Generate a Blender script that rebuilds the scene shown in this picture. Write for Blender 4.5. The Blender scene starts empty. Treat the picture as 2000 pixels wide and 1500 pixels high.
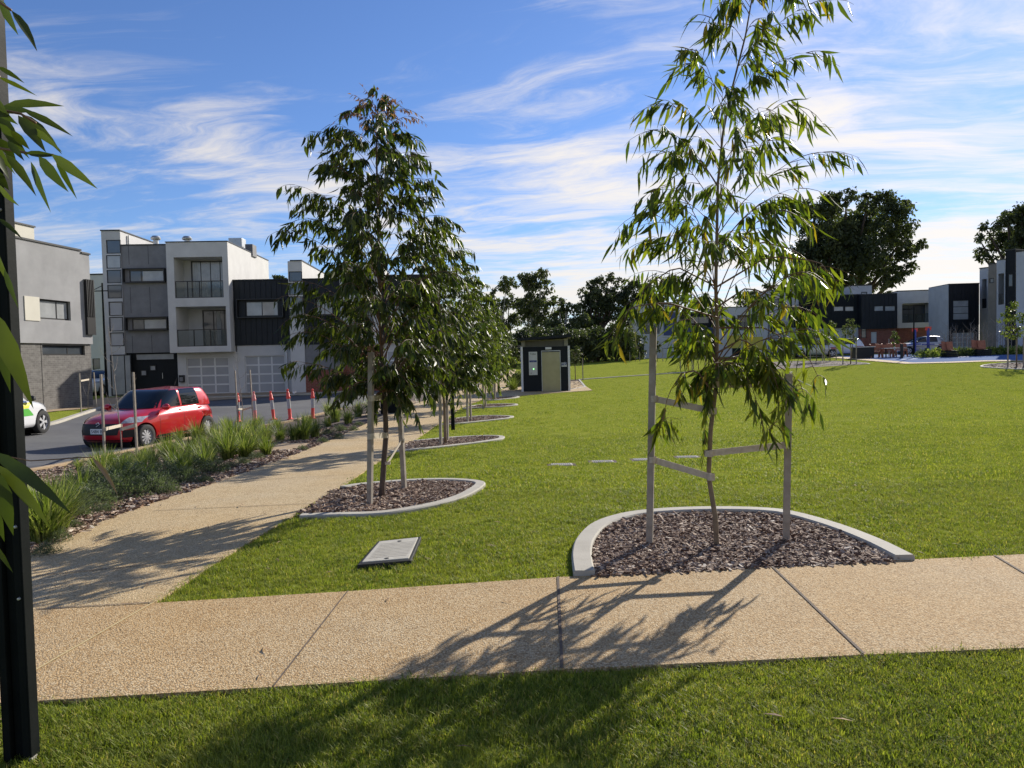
import bpy, bmesh, math, random
import numpy as np
from mathutils import Vector, Matrix
R = math.radians
# ---------------- camera, sky, sun, exposure ----------------
sc = bpy.context.scene
EYE = 1.55; FPX = 1440.0; PITCH = R(2.2); ROLL = R(1.3)
SUN_AZ = R(35.5); SUN_EL = R(27.0)
EXPOSURE = 0.52; SUN_STRENGTH = 4.6; SKY_STRENGTH = 0.125
col = bpy.context.scene.collection
_F = Vector((0, math.cos(PITCH), -math.sin(PITCH))); _r0 = Vector((1, 0, 0)); _u0 = Vector((0, math.sin(PITCH), math.cos(PITCH)))
_Rt = _r0*math.cos(ROLL) - _u0*math.sin(ROLL); _Up = _r0*math.sin(ROLL) + _u0*math.cos(ROLL)
camd = bpy.data.cameras.new('camera'); cam = bpy.data.objects.new('camera', camd); col.objects.link(cam)
camd.sensor_width = 36.0; camd.lens = 36.0*FPX/2000.0; camd.clip_start = 0.05; camd.clip_end = 5000
M = Matrix((( _Rt.x, _Up.x, -_F.x, 0), (_Rt.y, _Up.y, -_F.y, 0), (_Rt.z, _Up.z, -_F.z, EYE), (0, 0, 0, 1)))
cam.matrix_world = M
sc.camera = cam
sc.view_settings.view_transform = 'Standard'; sc.view_settings.look = 'None'
sc.view_settings.exposure = EXPOSURE; sc.view_settings.gamma = 1.0
sc.render.resolution_x = 1024; sc.render.resolution_y = 768
try:
    sc.cycles.use_denoising = True
    sc.cycles.max_bounces = 8; sc.cycles.transparent_max_bounces = 8
    sc.cycles.diffuse_bounces = 4; sc.cycles.glossy_bounces = 3; sc.cycles.transmission_bounces = 4
    sc.cycles.sample_clamp_indirect = 6.0
except Exception: pass
sund = bpy.data.lights.new('sun', 'SUN'); suno = bpy.data.objects.new('sun', sund); col.objects.link(suno)
sund.energy = SUN_STRENGTH; sund.angle = R(0.53); sund.color = (1.0, 0.93, 0.82)
SV = Vector((math.sin(SUN_AZ)*math.cos(SUN_EL), math.cos(SUN_AZ)*math.cos(SUN_EL), math.sin(SUN_EL)))
suno.rotation_euler = SV.to_track_quat('Z', 'Y').to_euler()
suno.location = SV*50

class NT:
    def __init__(s, nt): s.nt = nt; nt.nodes.clear()
    def n(s, t, **kw):
        nd = s.nt.nodes.new(t)
        for k, v in kw.items():
            if k == 'inp':
                for a, b in v.items(): 
                    if isinstance(b, bpy.types.NodeSocket): s.nt.links.new(b, nd.inputs[a])
                    else: nd.inputs[a].default_value = b
            else: setattr(nd, k, v)
        return nd
    def l(s, a, b): s.nt.links.new(a, b)
    def math(s, op, a, b=None, c=None, clamp=False):
        nd = s.nt.nodes.new('ShaderNodeMath'); nd.operation = op; nd.use_clamp = clamp
        for i, x in enumerate((a, b, c)):
            if x is None: continue
            if isinstance(x, bpy.types.NodeSocket): s.nt.links.new(x, nd.inputs[i])
            else: nd.inputs[i].default_value = x
        return nd.outputs[0]
    def ramp(s, fac, stops, interp='LINEAR'):
        nd = s.nt.nodes.new('ShaderNodeValToRGB'); cr = nd.color_ramp; cr.interpolation = interp
        while len(cr.elements) < len(stops): cr.elements.new(0.5)
        for e, (p, c) in zip(cr.elements, stops):
            e.position = p; e.color = (*c, 1) if len(c) == 3 else c
        s.nt.links.new(fac, nd.inputs[0]); return nd.outputs[0]
    def mix(s, fac, a, b, mode='MIX'):
        nd = s.nt.nodes.new('ShaderNodeMix'); nd.data_type = 'RGBA'; nd.blend_type = mode
        for i, x in ((0, fac), (6, a), (7, b)):
            if isinstance(x, bpy.types.NodeSocket): s.nt.links.new(x, nd.inputs[i])
            else: nd.inputs[i].default_value = x if i == 0 else ((*x, 1) if len(x) == 3 else x)
        return nd.outputs[2]
    def noise(s, vec, scale, detail=4, rough=0.55, dist=0.0):
        nd = s.n('ShaderNodeTexNoise', inp={'Scale': scale, 'Detail': detail, 'Roughness': rough, 'Distortion': dist})
        if vec is not None: s.l(vec, nd.inputs['Vector'])
        return nd.outputs['Fac']

# world: physical sky with high streaky cirrus, laid out on a plane far above the ground
w = bpy.data.worlds.new('World'); sc.world = w; w.use_nodes = True
T = NT(w.node_tree)
sky = T.n('ShaderNodeTexSky', sky_type='NISHITA', sun_disc=False, sun_elevation=SUN_EL, sun_rotation=SUN_AZ, altitude=60, air_density=1.0, dust_density=0.15, ozone_density=3.0)
tc = T.n('ShaderNodeTexCoord')
sep = T.n('ShaderNodeSeparateXYZ', inp={0: tc.outputs['Generated']})
zz = T.math('MAXIMUM', T.math('ADD', sep.outputs['Z'], 0.06), 0.03)
px = T.math('DIVIDE', sep.outputs['X'], zz); py = T.math('DIVIDE', sep.outputs['Y'], zz)
comb = T.n('ShaderNodeCombineXYZ', inp={0: px, 1: py, 2: 0.0})
mp = T.n('ShaderNodeMapping', inp={'Vector': comb.outputs[0], 'Rotation': (0, 0, R(30)), 'Scale': (0.72, 1.25, 1), 'Location': (3.7, 1.9, 0)})
warp = T.n('ShaderNodeTexNoise', inp={'Scale': 0.9, 'Detail': 3.0, 'Vector': mp.outputs[0]})
wv = T.n('ShaderNodeVectorMath', operation='SCALE', inp={0: warp.outputs['Color'], 'Scale': 1.15})
vadd = T.n('ShaderNodeVectorMath', operation='ADD', inp={0: mp.outputs[0], 1: wv.outputs[0]})
c1 = T.noise(vadd.outputs[0], 1.15, 9, 0.62, 0.25)
mp2 = T.n('ShaderNodeMapping', inp={'Vector': vadd.outputs[0], 'Scale': (0.7, 1.9, 1), 'Rotation': (0, 0, R(8))})
c2 = T.noise(mp2.outputs[0], 2.2, 8, 0.68, 0.4)
big = T.noise(comb.outputs[0], 0.42, 2, 0.5)
horiz = T.math('SUBTRACT', 1.0, T.math('MULTIPLY', sep.outputs['Z'], 2.3), clamp=True)
side = T.math('MULTIPLY', T.math('ADD', sep.outputs['X'], 0.25, clamp=True), 0.17)
den = T.math('ADD', T.math('ADD', T.math('MULTIPLY', c1, 0.62), T.math('MULTIPLY', c2, 0.38)), T.math('MULTIPLY', T.math('SUBTRACT', big, 0.5), 0.42))
den = T.math('ADD', T.math('ADD', den, T.math('MULTIPLY', horiz, 0.13)), T.math('MULTIPLY', side, T.math('ADD', 0.15, horiz)))
cl = T.n('ShaderNodeMapRange', interpolation_type='SMOOTHSTEP', inp={'Value': den, 'From Min': 0.485, 'From Max': 0.75, 'To Min': 0.0, 'To Max': 0.92}).outputs[0]
# cirrus is lit by the same sun: brighter towards it
dt = T.n('ShaderNodeVectorMath', operation='DOT_PRODUCT', inp={0: tc.outputs['Generated'], 1: SV})
glow = T.math('POWER', T.math('MAXIMUM', dt.outputs['Value'], 0.0), 3.0)
cb = T.math('ADD', 4.5, T.math('MULTIPLY', glow, 1.1))
cc = T.n('ShaderNodeVectorMath', operation='SCALE', inp={0: (1.07, 1.0, 0.92), 'Scale': cb})
skyc = T.mix(1.0, sky.outputs[0], (0.46, 0.55, 0.74), 'MULTIPLY')
mixed = T.mix(cl, skyc, cc.outputs[0])
bg = T.n('ShaderNodeBackground', inp={'Color': mixed, 'Strength': SKY_STRENGTH})
out = T.n('ShaderNodeOutputWorld', inp={'Surface': bg.outputs[0]})

# ---------------- pixel helpers: where things of the photo stand in the world ----------------
def sst(a, b, x):
    t = min(1.0, max(0.0, (x-a)/(b-a))); return t*t*(3-2*t)
def ter(x, y):
    z = -0.35*sst(5, 24, y) + 1.2*sst(30, 76, y*0.8 + x*0.6)
    z -= 0.30*math.exp(-((x+11)/6.0)**2 - ((y-19)/11.0)**2) * sst(-3.5, -7.0, x)
    return z
def ray(px, py):
    return (_F*FPX + _Rt*(px-1000) + _Up*(750-py)).normalized()
def at(px, py, Y):
    d = ray(px, py); t = Y/d.y; return Vector((d.x*t, Y, EYE + d.z*t))
def G(px, py, dz=0.0):
    d = ray(px, py); t = 0.5; st = 0.2
    prev = EYE
    while t < 400:
        p = Vector((0, 0, EYE)) + d*t
        h = p.z - ter(p.x, p.y) - dz
        if h < 0:
            lo, hi = t-st, t
            for _ in range(20):
                m = (lo+hi)/2; p = Vector((0, 0, EYE)) + d*m
                if p.z - ter(p.x, p.y) - dz < 0: hi = m
                else: lo = m
            return p
        st = 0.02*t+0.05
        t += st
    return Vector((d.x*t, d.y*t, 0))

# ---------------- mesh helpers ----------------
class MB:
    def __init__(s): s.v = []; s.f = []; s.m = []; s.a = []; s.uvs = None
    def add(s, vs, fs, mi=0, av=None):
        o = len(s.v); s.v.extend([tuple(p) for p in vs]); s.f.extend([tuple(i+o for i in f) for f in fs]); s.m.extend([mi]*len(fs))
        if av is not None: s.a.extend([av]*len(vs))
        elif s.a: s.a.extend([0.5]*len(vs))
    def box(s, x0, y0, z0, x1, y1, z1, mi=0):
        if x0 > x1: x0, x1 = x1, x0
        if y0 > y1: y0, y1 = y1, y0
        if z0 > z1: z0, z1 = z1, z0
        vs = [(x0,y0,z0),(x1,y0,z0),(x1,y1,z0),(x0,y1,z0),(x0,y0,z1),(x1,y0,z1),(x1,y1,z1),(x0,y1,z1)]
        s.add(vs, [(0,3,2,1),(4,5,6,7),(0,1,5,4),(1,2,6,5),(2,3,7,6),(3,0,4,7)], mi)
    def bar(s, p, q, w, h, mi=0, up=Vector((0,0,1))):
        p = Vector(p); q = Vector(q); d = (q-p).normalized()
        sd = d.cross(up)
        if sd.length < 1e-4: sd = Vector((1,0,0))
        sd.normalize(); u = sd.cross(d).normalized()
        vs = []
        for c in (p, q):
            for a, b in ((-1,-1),(1,-1),(1,1),(-1,1)): vs.append(c + sd*a*w/2 + u*b*h/2)
        s.add(vs, [(0,1,2,3),(7,6,5,4),(0,4,5,1),(1,5,6,2),(2,6,7,3),(3,7,4,0)], mi)
    def tube(s, pts, rad, n=8, mi=0, cap=True):
        pts = [Vector(p) for p in pts]
        if not hasattr(rad, '__len__'): rad = [rad]*len(pts)
        vs = []; N = None
        for i, p in enumerate(pts):
            t = (pts[min(i+1, len(pts)-1)] - pts[max(i-1, 0)])
            if t.length < 1e-9: t = Vector((0,0,1))
            t.normalize()
            if N is None:
                N = t.orthogonal().normalized()
            else:
                N = (N - t*N.dot(t))
                if N.length < 1e-6: N = t.orthogonal()
                N.normalize()
            B = t.cross(N)
            for k in range(n):
                a = 2*math.pi*k/n; vs.append(p + (N*math.cos(a) + B*math.sin(a))*rad[i])
        fs = []
        for i in range(len(pts)-1):
            for k in range(n):
                fs.append((i*n+k, i*n+(k+1)%n, (i+1)*n+(k+1)%n, (i+1)*n+k))
        if cap:
            fs.append(tuple(range(n-1, -1, -1))); fs.append(tuple((len(pts)-1)*n+k for k in range(n)))
        s.add(vs, fs, mi)
    def lathe(s, prof, n=24, mi=0, o=(0,0,0), axis='z'):
        vs = []; fs = []
        for (r, z) in prof:
            for k in range(n):
                a = 2*math.pi*k/n
                if axis == 'z': vs.append((o[0]+r*math.cos(a), o[1]+r*math.sin(a), o[2]+z))
                else: vs.append((o[0]+r*math.cos(a), o[1]+z, o[2]+r*math.sin(a)))
        for i in range(len(prof)-1):
            for k in range(n): fs.append((i*n+k, i*n+(k+1)%n, (i+1)*n+(k+1)%n, (i+1)*n+k))
        s.add(vs, fs, mi)
    def prism(s, poly, z0, z1, mi=0):
        n = len(poly); vs = [(p[0], p[1], z0) for p in poly] + [(p[0], p[1], z1) for p in poly]
        fs = [tuple(range(n-1, -1, -1)), tuple(range(n, 2*n))] + [(i, (i+1)%n, n+(i+1)%n, n+i) for i in range(n)]
        s.add(vs, fs, mi)
    def build(s, name, mats, parent=None, smooth=False, bevel=0.0, loc=None):
        me = bpy.data.meshes.new(name); me.from_pydata(s.v, [], s.f)
        if not isinstance(mats, (list, tuple)): mats = [mats]
        for m in mats: me.materials.append(m)
        if len(mats) > 1: me.polygons.foreach_set('material_index', s.m)
        if s.a:
            at_ = me.attributes.new('rnd', 'FLOAT', 'POINT'); at_.data.foreach_set('value', s.a)
        if smooth:
            me.polygons.foreach_set('use_smooth', [True]*len(me.polygons))
            if smooth != 'all':
                try: me.set_sharp_from_angle(angle=R(38))
                except Exception: pass
        me.update()
        o = bpy.data.objects.new(name, me); col.objects.link(o)
        if parent is not None: o.parent = parent
        if loc is not None: o.location = loc
        if bevel:
            b = o.modifiers.new('b', 'BEVEL'); b.width = bevel; b.segments = 2; b.limit_method = 'ANGLE'
        return o
def tag(o, label=None, cat=None, group=None, kind=None):
    if label: o['label'] = label
    if cat: o['category'] = cat
    if group: o['group'] = group
    if kind: o['kind'] = kind
    return o
def thing(name, label, cat, loc=(0,0,0), rz=0.0, group=None):
    o = bpy.data.objects.new(name, None); col.objects.link(o); o.empty_display_size = 0.2
    o.location = loc; o.rotation_euler = (0, 0, rz)
    return tag(o, label, cat, group)
def dup(root, loc=None, rz=None, label=None, scale=None):
    def cp(o, par):
        c = o.copy(); col.objects.link(c)
        if par is not None: c.parent = par
        for ch in list(o.children): cp(ch, c)
        return c
    r = cp(root, None)
    if loc is not None: r.location = loc
    if rz is not None: r.rotation_euler = (0, 0, rz)
    if scale is not None: r.scale = (scale,)*3 if not hasattr(scale, '__len__') else scale
    if label: r['label'] = label
    return r

def meshify(o, nm):
    bpy.context.view_layer.update(); me = bpy.data.meshes.new_from_object(o.evaluated_get(bpy.context.evaluated_depsgraph_get())); n = bpy.data.objects.new(nm, me); col.objects.link(n); bpy.data.objects.remove(o); return n
# ---------------- materials ----------------
def pm(name, c1, c2=None, scale=3.0, rough=0.7, bump=0.0, bscale=40.0, metal=0.0, spec=0.5, coat=0.0, detail=6, stain=None, rvar=0.0):
    m = bpy.data.materials.new(name); m.use_nodes = True; t = NT(m.node_tree)
    p = t.n('ShaderNodeBsdfPrincipled', inp={'Roughness': rough, 'Metallic': metal, 'Specular IOR Level': spec, 'Coat Weight': coat})
    o = t.n('ShaderNodeOutputMaterial', inp={0: p.outputs[0]})
    tc = t.n('ShaderNodeTexCoord')
    if c2 is not None:
        f = t.noise(tc.outputs['Object'], scale, detail, 0.6)
        c = t.ramp(f, [(0.3, c1), (0.7, c2)])
        if stain:
            f2 = t.noise(tc.outputs['Object'], stain[1], 3, 0.6)
            c = t.mix(t.math('MULTIPLY', t.ramp(f2, [(0.45, (0,0,0)), (0.7, (1,1,1))]), stain[2]), c, stain[0])
        t.l(c, p.inputs['Base Color'])
        if rvar:
            t.l(t.math('ADD', rough - rvar/2, t.math('MULTIPLY', f, rvar)), p.inputs['Roughness'])
    else: p.inputs['Base Color'].default_value = (*c1, 1)
    if bump:
        b = t.n('ShaderNodeBump', inp={'Strength': 1.0, 'Distance': bump, 'Height': t.noise(tc.outputs['Object'], bscale, 5, 0.6)})
        t.l(b.outputs[0], p.inputs['Normal'])
    return m
def leafmat(name, dark, mid, light, trans=0.45, odd=None, rough=0.42):
    m = bpy.data.materials.new(name); m.use_nodes = True; t = NT(m.node_tree)
    a = t.n('ShaderNodeAttribute', attribute_name='rnd')
    stops = [(0.0, dark), (0.5, mid), (0.9, light)]
    if odd: stops += [(0.955, light), (0.97, odd)]
    c = t.ramp(a.outputs['Fac'], stops)
    tc = t.n('ShaderNodeTexCoord')
    c = t.mix(t.math('MULTIPLY', t.noise(tc.outputs['Object'], 30, 3), 0.35), c, dark)
    p = t.n('ShaderNodeBsdfPrincipled', inp={'Base Color': c, 'Roughness': rough, 'Specular IOR Level': 0.4})
    tcol = t.mix(1.0, c, (1.5, 1.7, 0.75), 'MULTIPLY')
    tr = t.n('ShaderNodeBsdfTranslucent', inp={'Color': tcol})
    mx = t.n('ShaderNodeMixShader', inp={0: trans, 1: p.outputs[0], 2: tr.outputs[0]})
    t.n('ShaderNodeOutputMaterial', inp={0: mx.outputs[0]})
    return m
def brickmat(name, c1, c2, mortar, bw=0.24, bh=0.086):
    m = bpy.data.materials.new(name); m.use_nodes = True; t = NT(m.node_tree)
    tc = t.n('ShaderNodeTexCoord'); s = t.n('ShaderNodeSeparateXYZ', inp={0: tc.outputs['Object']})
    cv = t.n('ShaderNodeCombineXYZ', inp={0: t.math('ADD', s.outputs[0], s.outputs[1]), 1: s.outputs[2]})
    b = t.n('ShaderNodeTexBrick', inp={'Vector': cv.outputs[0], 'Color1': (*c1, 1), 'Color2': (*c2, 1), 'Mortar': (*mortar, 1), 'Scale': 1.0, 'Mortar Size': 0.008, 'Brick Width': bw, 'Row Height': bh, 'Bias': 0.0})
    n = t.noise(tc.outputs['Object'], 5, 5)
    c = t.mix(0.35, b.outputs['Color'], t.ramp(n, [(0.3, tuple(x*0.6 for x in c1)), (0.7, tuple(min(1, x*1.3) for x in c2))]))
    p = t.n('ShaderNodeBsdfPrincipled', inp={'Base Color': c, 'Roughness': 0.85})
    bp = t.n('ShaderNodeBump', inp={'Distance': 0.006, 'Height': t.math('SUBTRACT', 1.0, b.outputs['Fac'])}); t.l(bp.outputs[0], p.inputs['Normal'])
    t.n('ShaderNodeOutputMaterial', inp={0: p.outputs[0]})
    return m
def aggmat(name, a, b, c, warm, joint=False):
    """exposed aggregate concrete: pebbles of several tones"""
    m = bpy.data.materials.new(name); m.use_nodes = True; t = NT(m.node_tree)
    tc = t.n('ShaderNodeTexCoord'); v = t.n('ShaderNodeTexVoronoi', inp={'Vector': tc.outputs['Object'], 'Scale': 105.0, 'Randomness': 1.0})
    s = t.n('ShaderNodeSeparateColor', inp={0: v.outputs['Color']})
    cc = t.ramp(s.outputs[0], [(0.0, a), (0.35, b), (0.8, c), (1.0, tuple(x*0.55 for x in a))])
    gap = t.ramp(v.outputs['Distance'], [(0.35, (0,0,0)), (0.75, (1,1,1))])
    cc = t.mix(t.math('MULTIPLY', gap, 0.75), cc, tuple(x*0.62 for x in a))
    n = t.noise(tc.outputs['Object'], 0.55, 4, 0.6); n2 = t.noise(tc.outputs['Object'], 4.0, 5, 0.65)
    cc = t.mix(t.math('MULTIPLY', t.ramp(n, [(0.35, (0,0,0)), (0.68, (1,1,1))]), 0.62), cc, warm, 'MULTIPLY')
    cc = t.mix(t.math('MULTIPLY', t.ramp(n2, [(0.3, (1,1,1)), (0.6, (0,0,0))]), 0.22), cc, (0.62, 0.56, 0.5), 'MULTIPLY')
    p = t.n('ShaderNodeBsdfPrincipled', inp={'Base Color': cc, 'Roughness': 0.85, 'Specular IOR Level': 0.15})
    bp = t.n('ShaderNodeBump', inp={'Distance': 0.0035, 'Height': t.math('SUBTRACT', 1.0, v.outputs['Distance'])}); t.l(bp.outputs[0], p.inputs['Normal'])
    t.n('ShaderNodeOutputMaterial', inp={0: p.outputs[0]})
    return m
MT = {}
MT['white'] = pm('white render', (0.52,0.515,0.50), (0.61,0.605,0.59), 1.2, 0.85, 0.002, 60, stain=((0.55,0.54,0.52), 0.7, 0.3))
MT['lgrey'] = pm('light grey render', (0.46,0.46,0.46), (0.56,0.56,0.56), 1.0, 0.85, 0.002, 60)
MT['grey'] = pm('grey render', (0.27,0.27,0.275), (0.36,0.36,0.365), 0.9, 0.9, 0.003, 50, stain=((0.22,0.22,0.22), 0.5, 0.4))
MT['panel'] = pm('grey fibre cement panel', (0.17,0.17,0.175), (0.23,0.23,0.235), 1.6, 0.8, 0.001, 60)
MT['cream'] = pm('cream panel', (0.58,0.55,0.46), (0.64,0.61,0.52), 1.0, 0.8)
MT['black'] = pm('near black cladding', (0.011,0.013,0.016), (0.018,0.021,0.026), 2.0, 0.5, spec=.3)
MT['navy'] = pm('dark navy cladding', (0.009,0.012,0.014), (0.014,0.017,0.020), 2.0, 0.55, spec=.2)
MT['frame'] = pm('black window frame', (0.012,0.012,0.013), None, rough=0.4)
MT['glass'] = pm('window glass', (0.045,0.055,0.065), (0.09,0.10,0.11), 0.6, 0.06, spec=0.9)
MT['glassl'] = pm('pale curtained glass', (0.30,0.31,0.31), (0.44,0.45,0.45), 1.4, 0.12, spec=0.8)
MT['frost'] = pm('frosted garage panel', (0.34,0.345,0.36), (0.40,0.405,0.42), 1.0, 0.35, spec=0.5)
MT['alu'] = pm('white aluminium', (0.66,0.66,0.65), (0.72,0.72,0.71), 3, 0.4)
MT['redbrick'] = brickmat('red brick', (0.20,0.055,0.035), (0.30,0.09,0.055), (0.30,0.25,0.21))
MT['greybrick'] = brickmat('grey brick', (0.10,0.092,0.085), (0.18,0.17,0.158), (0.25,0.24,0.22))
MT['taupe'] = pm('taupe cladding', (0.20,0.175,0.14), (0.26,0.23,0.19), 1.5, 0.75)
MT['yellow'] = pm('yellow painted wall', (0.62,0.50,0.06), (0.68,0.56,0.09), 2, 0.6)
MT['blue'] = pm('blue cladding', (0.03,0.05,0.16), (0.05,0.07,0.2), 2, 0.5)
MT['steel'] = pm('galvanised steel', (0.42,0.43,0.43), (0.55,0.56,0.56), 6, 0.4, metal=0.7)
MT['concrete'] = pm('kerb concrete', (0.36,0.335,0.28), (0.50,0.47,0.40), 4, 0.85, 0.002, 90, stain=((0.30,0.28,0.24), 2.0, 0.45))
MT['timber'] = pm('weathered hardwood', (0.25,0.21,0.165), (0.38,0.34,0.28), 9, 0.85, 0.002, 120, stain=((0.17,0.14,0.11), 5, 0.5))
MT['webbing'] = pm('hessian webbing', (0.40,0.34,0.26), (0.55,0.49,0.39), 30, 0.95, 0.002, 200)
MT['postblack'] = pm('black powder coated steel', (0.006,0.008,0.008), (0.012,0.014,0.014), 6, 0.6, 0.0008, 60, rvar=0.2, spec=.06)
MT['bark'] = pm('smooth young bark', (0.14,0.10,0.06), (0.24,0.18,0.115), 12, 0.8, 0.003, 50)
MT['barkdark'] = pm('dark bark', (0.05,0.035,0.028), (0.12,0.085,0.065), 14, 0.85, 0.004, 50)
MT['barkpale'] = pm('pale gum bark', (0.28,0.25,0.21), (0.48,0.44,0.38), 1.5, 0.8)
MT['twig'] = pm('reddish twig', (0.12,0.06,0.035), (0.20,0.11,0.06), 20, 0.6)
MT['bare'] = pm('bare sapling bark', (0.20,0.17,0.14), (0.30,0.26,0.22), 12, 0.75)
MT['leaf1'] = leafmat('gum leaf light', (0.035,0.058,0.010), (0.095,0.122,0.014), (0.21,0.22,0.022), 0.52, (0.30,0.20,0.02))
MT['leaf2'] = leafmat('gum leaf dark', (0.020,0.034,0.010), (0.048,0.066,0.013), (0.12,0.135,0.02), 0.42)
MT['leafred'] = leafmat('new red growth', (0.16,0.07,0.05), (0.22,0.10,0.07), (0.26,0.14,0.09), 0.4)
MT['leaf3'] = leafmat('gum leaf olive', (0.045,0.066,0.016), (0.085,0.11,0.025), (0.17,0.18,0.035), 0.42)
MT['leafbg'] = leafmat('distant gum foliage', (0.04,0.052,0.022), (0.078,0.092,0.038), (0.15,0.165,0.07), 0.34, rough=0.6)
MT['leafbg2'] = leafmat('distant dark foliage', (0.030,0.040,0.019), (0.060,0.074,0.031), (0.12,0.135,0.06), 0.32, rough=0.6)
MT['strap'] = leafmat('strappy leaf', (0.07,0.10,0.02), (0.15,0.19,0.035), (0.33,0.34,0.12), 0.4, (0.60,0.52,0.32), 0.5)
MT['shrub'] = leafmat('grey green shrub leaf', (0.05,0.07,0.04), (0.10,0.125,0.08), (0.20,0.225,0.15), 0.3, rough=0.6)
MT['asphalt'] = pm('asphalt', (0.075,0.075,0.078), (0.12,0.12,0.122), 0.8, 0.85, 0.004, 160, stain=((0.15,0.15,0.148), 0.3, 0.5))
MT['mulch'] = pm('mulch bed', (0.05,0.032,0.025), (0.15,0.11,0.09), 26, 0.95, 0.02, 35)
MT['sand'] = pm('decomposed granite', (0.30,0.21,0.12), (0.42,0.31,0.19), 6, 0.95, 0.003, 120)
MT['path1'] = aggmat('orange aggregate concrete', (0.43,0.29,0.148), (0.56,0.415,0.235), (0.70,0.585,0.395), (1.0,0.84,0.60))
MT['path2'] = aggmat('straw aggregate concrete', (0.48,0.35,0.195), (0.62,0.485,0.30), (0.74,0.64,0.44), (1.0,0.88,0.66))
MT['joint'] = pm('path joint', (0.09,0.065,0.045), (0.15,0.11,0.08), 10, 0.9)
MT['jointlight'] = pm('pale path joint', (0.55,0.42,0.20), (0.62,0.50,0.26), 10, 0.9)
MT['tyre'] = pm('tyre rubber', (0.018,0.018,0.018), (0.03,0.03,0.03), 20, 0.85)
MT['rim'] = pm('alloy', (0.55,0.55,0.56), None, rough=0.35, metal=0.25)
MT['dark'] = pm('matt black trim', (0.012,0.012,0.012), None, rough=0.6)
MT['carglass'] = pm('car glass', (0.012,0.015,0.017), None, rough=0.03, spec=0.6)
MT['redpaint'] = pm('metallic red car paint', (0.52,0.008,0.014), (0.58,0.010,0.018), 2, 0.28, coat=1.0, metal=0.15)
MT['whitepaint'] = pm('white car paint', (0.72,0.73,0.74), None, rough=0.25, coat=1.0)
MT['silverpaint'] = pm('silver car paint', (0.42,0.43,0.45), None, rough=0.3, coat=1.0, metal=0.4)
MT['lamp'] = pm('headlight lens', (0.55,0.57,0.6), (0.2,0.2,0.22), 12, 0.08, spec=1.0, coat=1.0)
MT['orange'] = pm('fluorescent red plastic', (0.75,0.06,0.045), (0.85,0.09,0.06), 4, 0.45)
MT['pinkish'] = pm('faded red plastic', (0.75,0.22,0.19), (0.82,0.30,0.26), 4, 0.5)
MT['reflect'] = pm('grey reflective band', (0.36,0.37,0.36), (0.46,0.46,0.45), 8, 0.5)
MT['plate'] = pm('number plate', (0.75,0.75,0.73), None, rough=0.4)
MT['court'] = pm('blue court surface', (0.085,0.145,0.29), (0.12,0.19,0.36), 0.7, 0.95, spec=.03)
MT['line'] = pm('white line paint', (0.75,0.75,0.73), None, rough=0.6)
MT['corten'] = pm('orange brown steel', (0.30,0.10,0.05), (0.42,0.16,0.08), 5, 0.7)
MT['bluepost'] = pm('royal blue paint', (0.02,0.04,0.25), (0.03,0.06,0.32), 3, 0.35)
MT['sign'] = pm('stainless sign plate', (0.50,0.51,0.48), (0.58,0.58,0.55), 4, 0.35, metal=0.3)
MT['brass'] = pm('brushed stainless door', (0.34,0.31,0.19), (0.40,0.36,0.23), 3, 0.35, metal=0.7)
MT['louv'] = pm('beige louvre', (0.20,0.19,0.14), (0.26,0.245,0.185), 4, 0.6)
# ---------------- ground sheets ----------------
def lawnmat():
    m = bpy.data.materials.new('lawn'); m.use_nodes = True; t = NT(m.node_tree)
    tc = t.n('ShaderNodeTexCoord'); v = tc.outputs['Object']
    n1 = t.noise(v, 0.35, 5, 0.6); n2 = t.noise(v, 2.6, 5, 0.65); n3 = t.noise(v, 38, 6, 0.7)
    c = t.ramp(n3, [(0.25, (0.10,0.115,0.03)), (0.5, (0.19,0.23,0.05)), (0.75, (0.32,0.35,0.10))])
    c = t.mix(t.math('MULTIPLY', t.ramp(n1, [(0.35, (0,0,0)), (0.7, (1,1,1))]), 0.35), c, (0.29,0.30,0.075))
    c = t.mix(t.math('MULTIPLY', t.ramp(n2, [(0.35, (1,1,1)), (0.55, (0,0,0))]), 0.30), c, (0.13,0.185,0.02))
    c = t.mix(1.0, c, (1.22, 1.18, 0.85), 'MULTIPLY')
    p = t.n('ShaderNodeBsdfPrincipled', inp={'Base Color': c, 'Roughness': 0.95, 'Specular IOR Level': 0.0})
    b = t.n('ShaderNodeBump', inp={'Distance': 0.03, 'Height': t.math('ADD', n3, t.math('MULTIPLY', n2, 0.6))}); t.l(b.outputs[0], p.inputs['Normal'])
    t.n('ShaderNodeOutputMaterial', inp={0: p.outputs[0]})
    return m
MT['lawn'] = lawnmat()
def ground_sheet():
    xs = [-900,-400,-200,-120,-90] + list(np.arange(-70, 71, 1.0)) + [90,120,200,400,900]
    ys = [-300,-100,-40,-20,-10] + list(np.arange(-5, 96, 1.0)) + [105,120,150,200,400,900]
    nx = len(xs); vs = [(x, y, ter(x, y)) for y in ys for x in xs]
    fs = [(j*nx+i, j*nx+i+1, (j+1)*nx+i+1, (j+1)*nx+i) for j in range(len(ys)-1) for i in range(nx-1)]
    mb = MB(); mb.add(vs, fs); o = mb.build('ground', MT['lawn'], smooth='all'); return tag(o, 'mown green park lawn', kind='structure')
ground_sheet()
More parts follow.
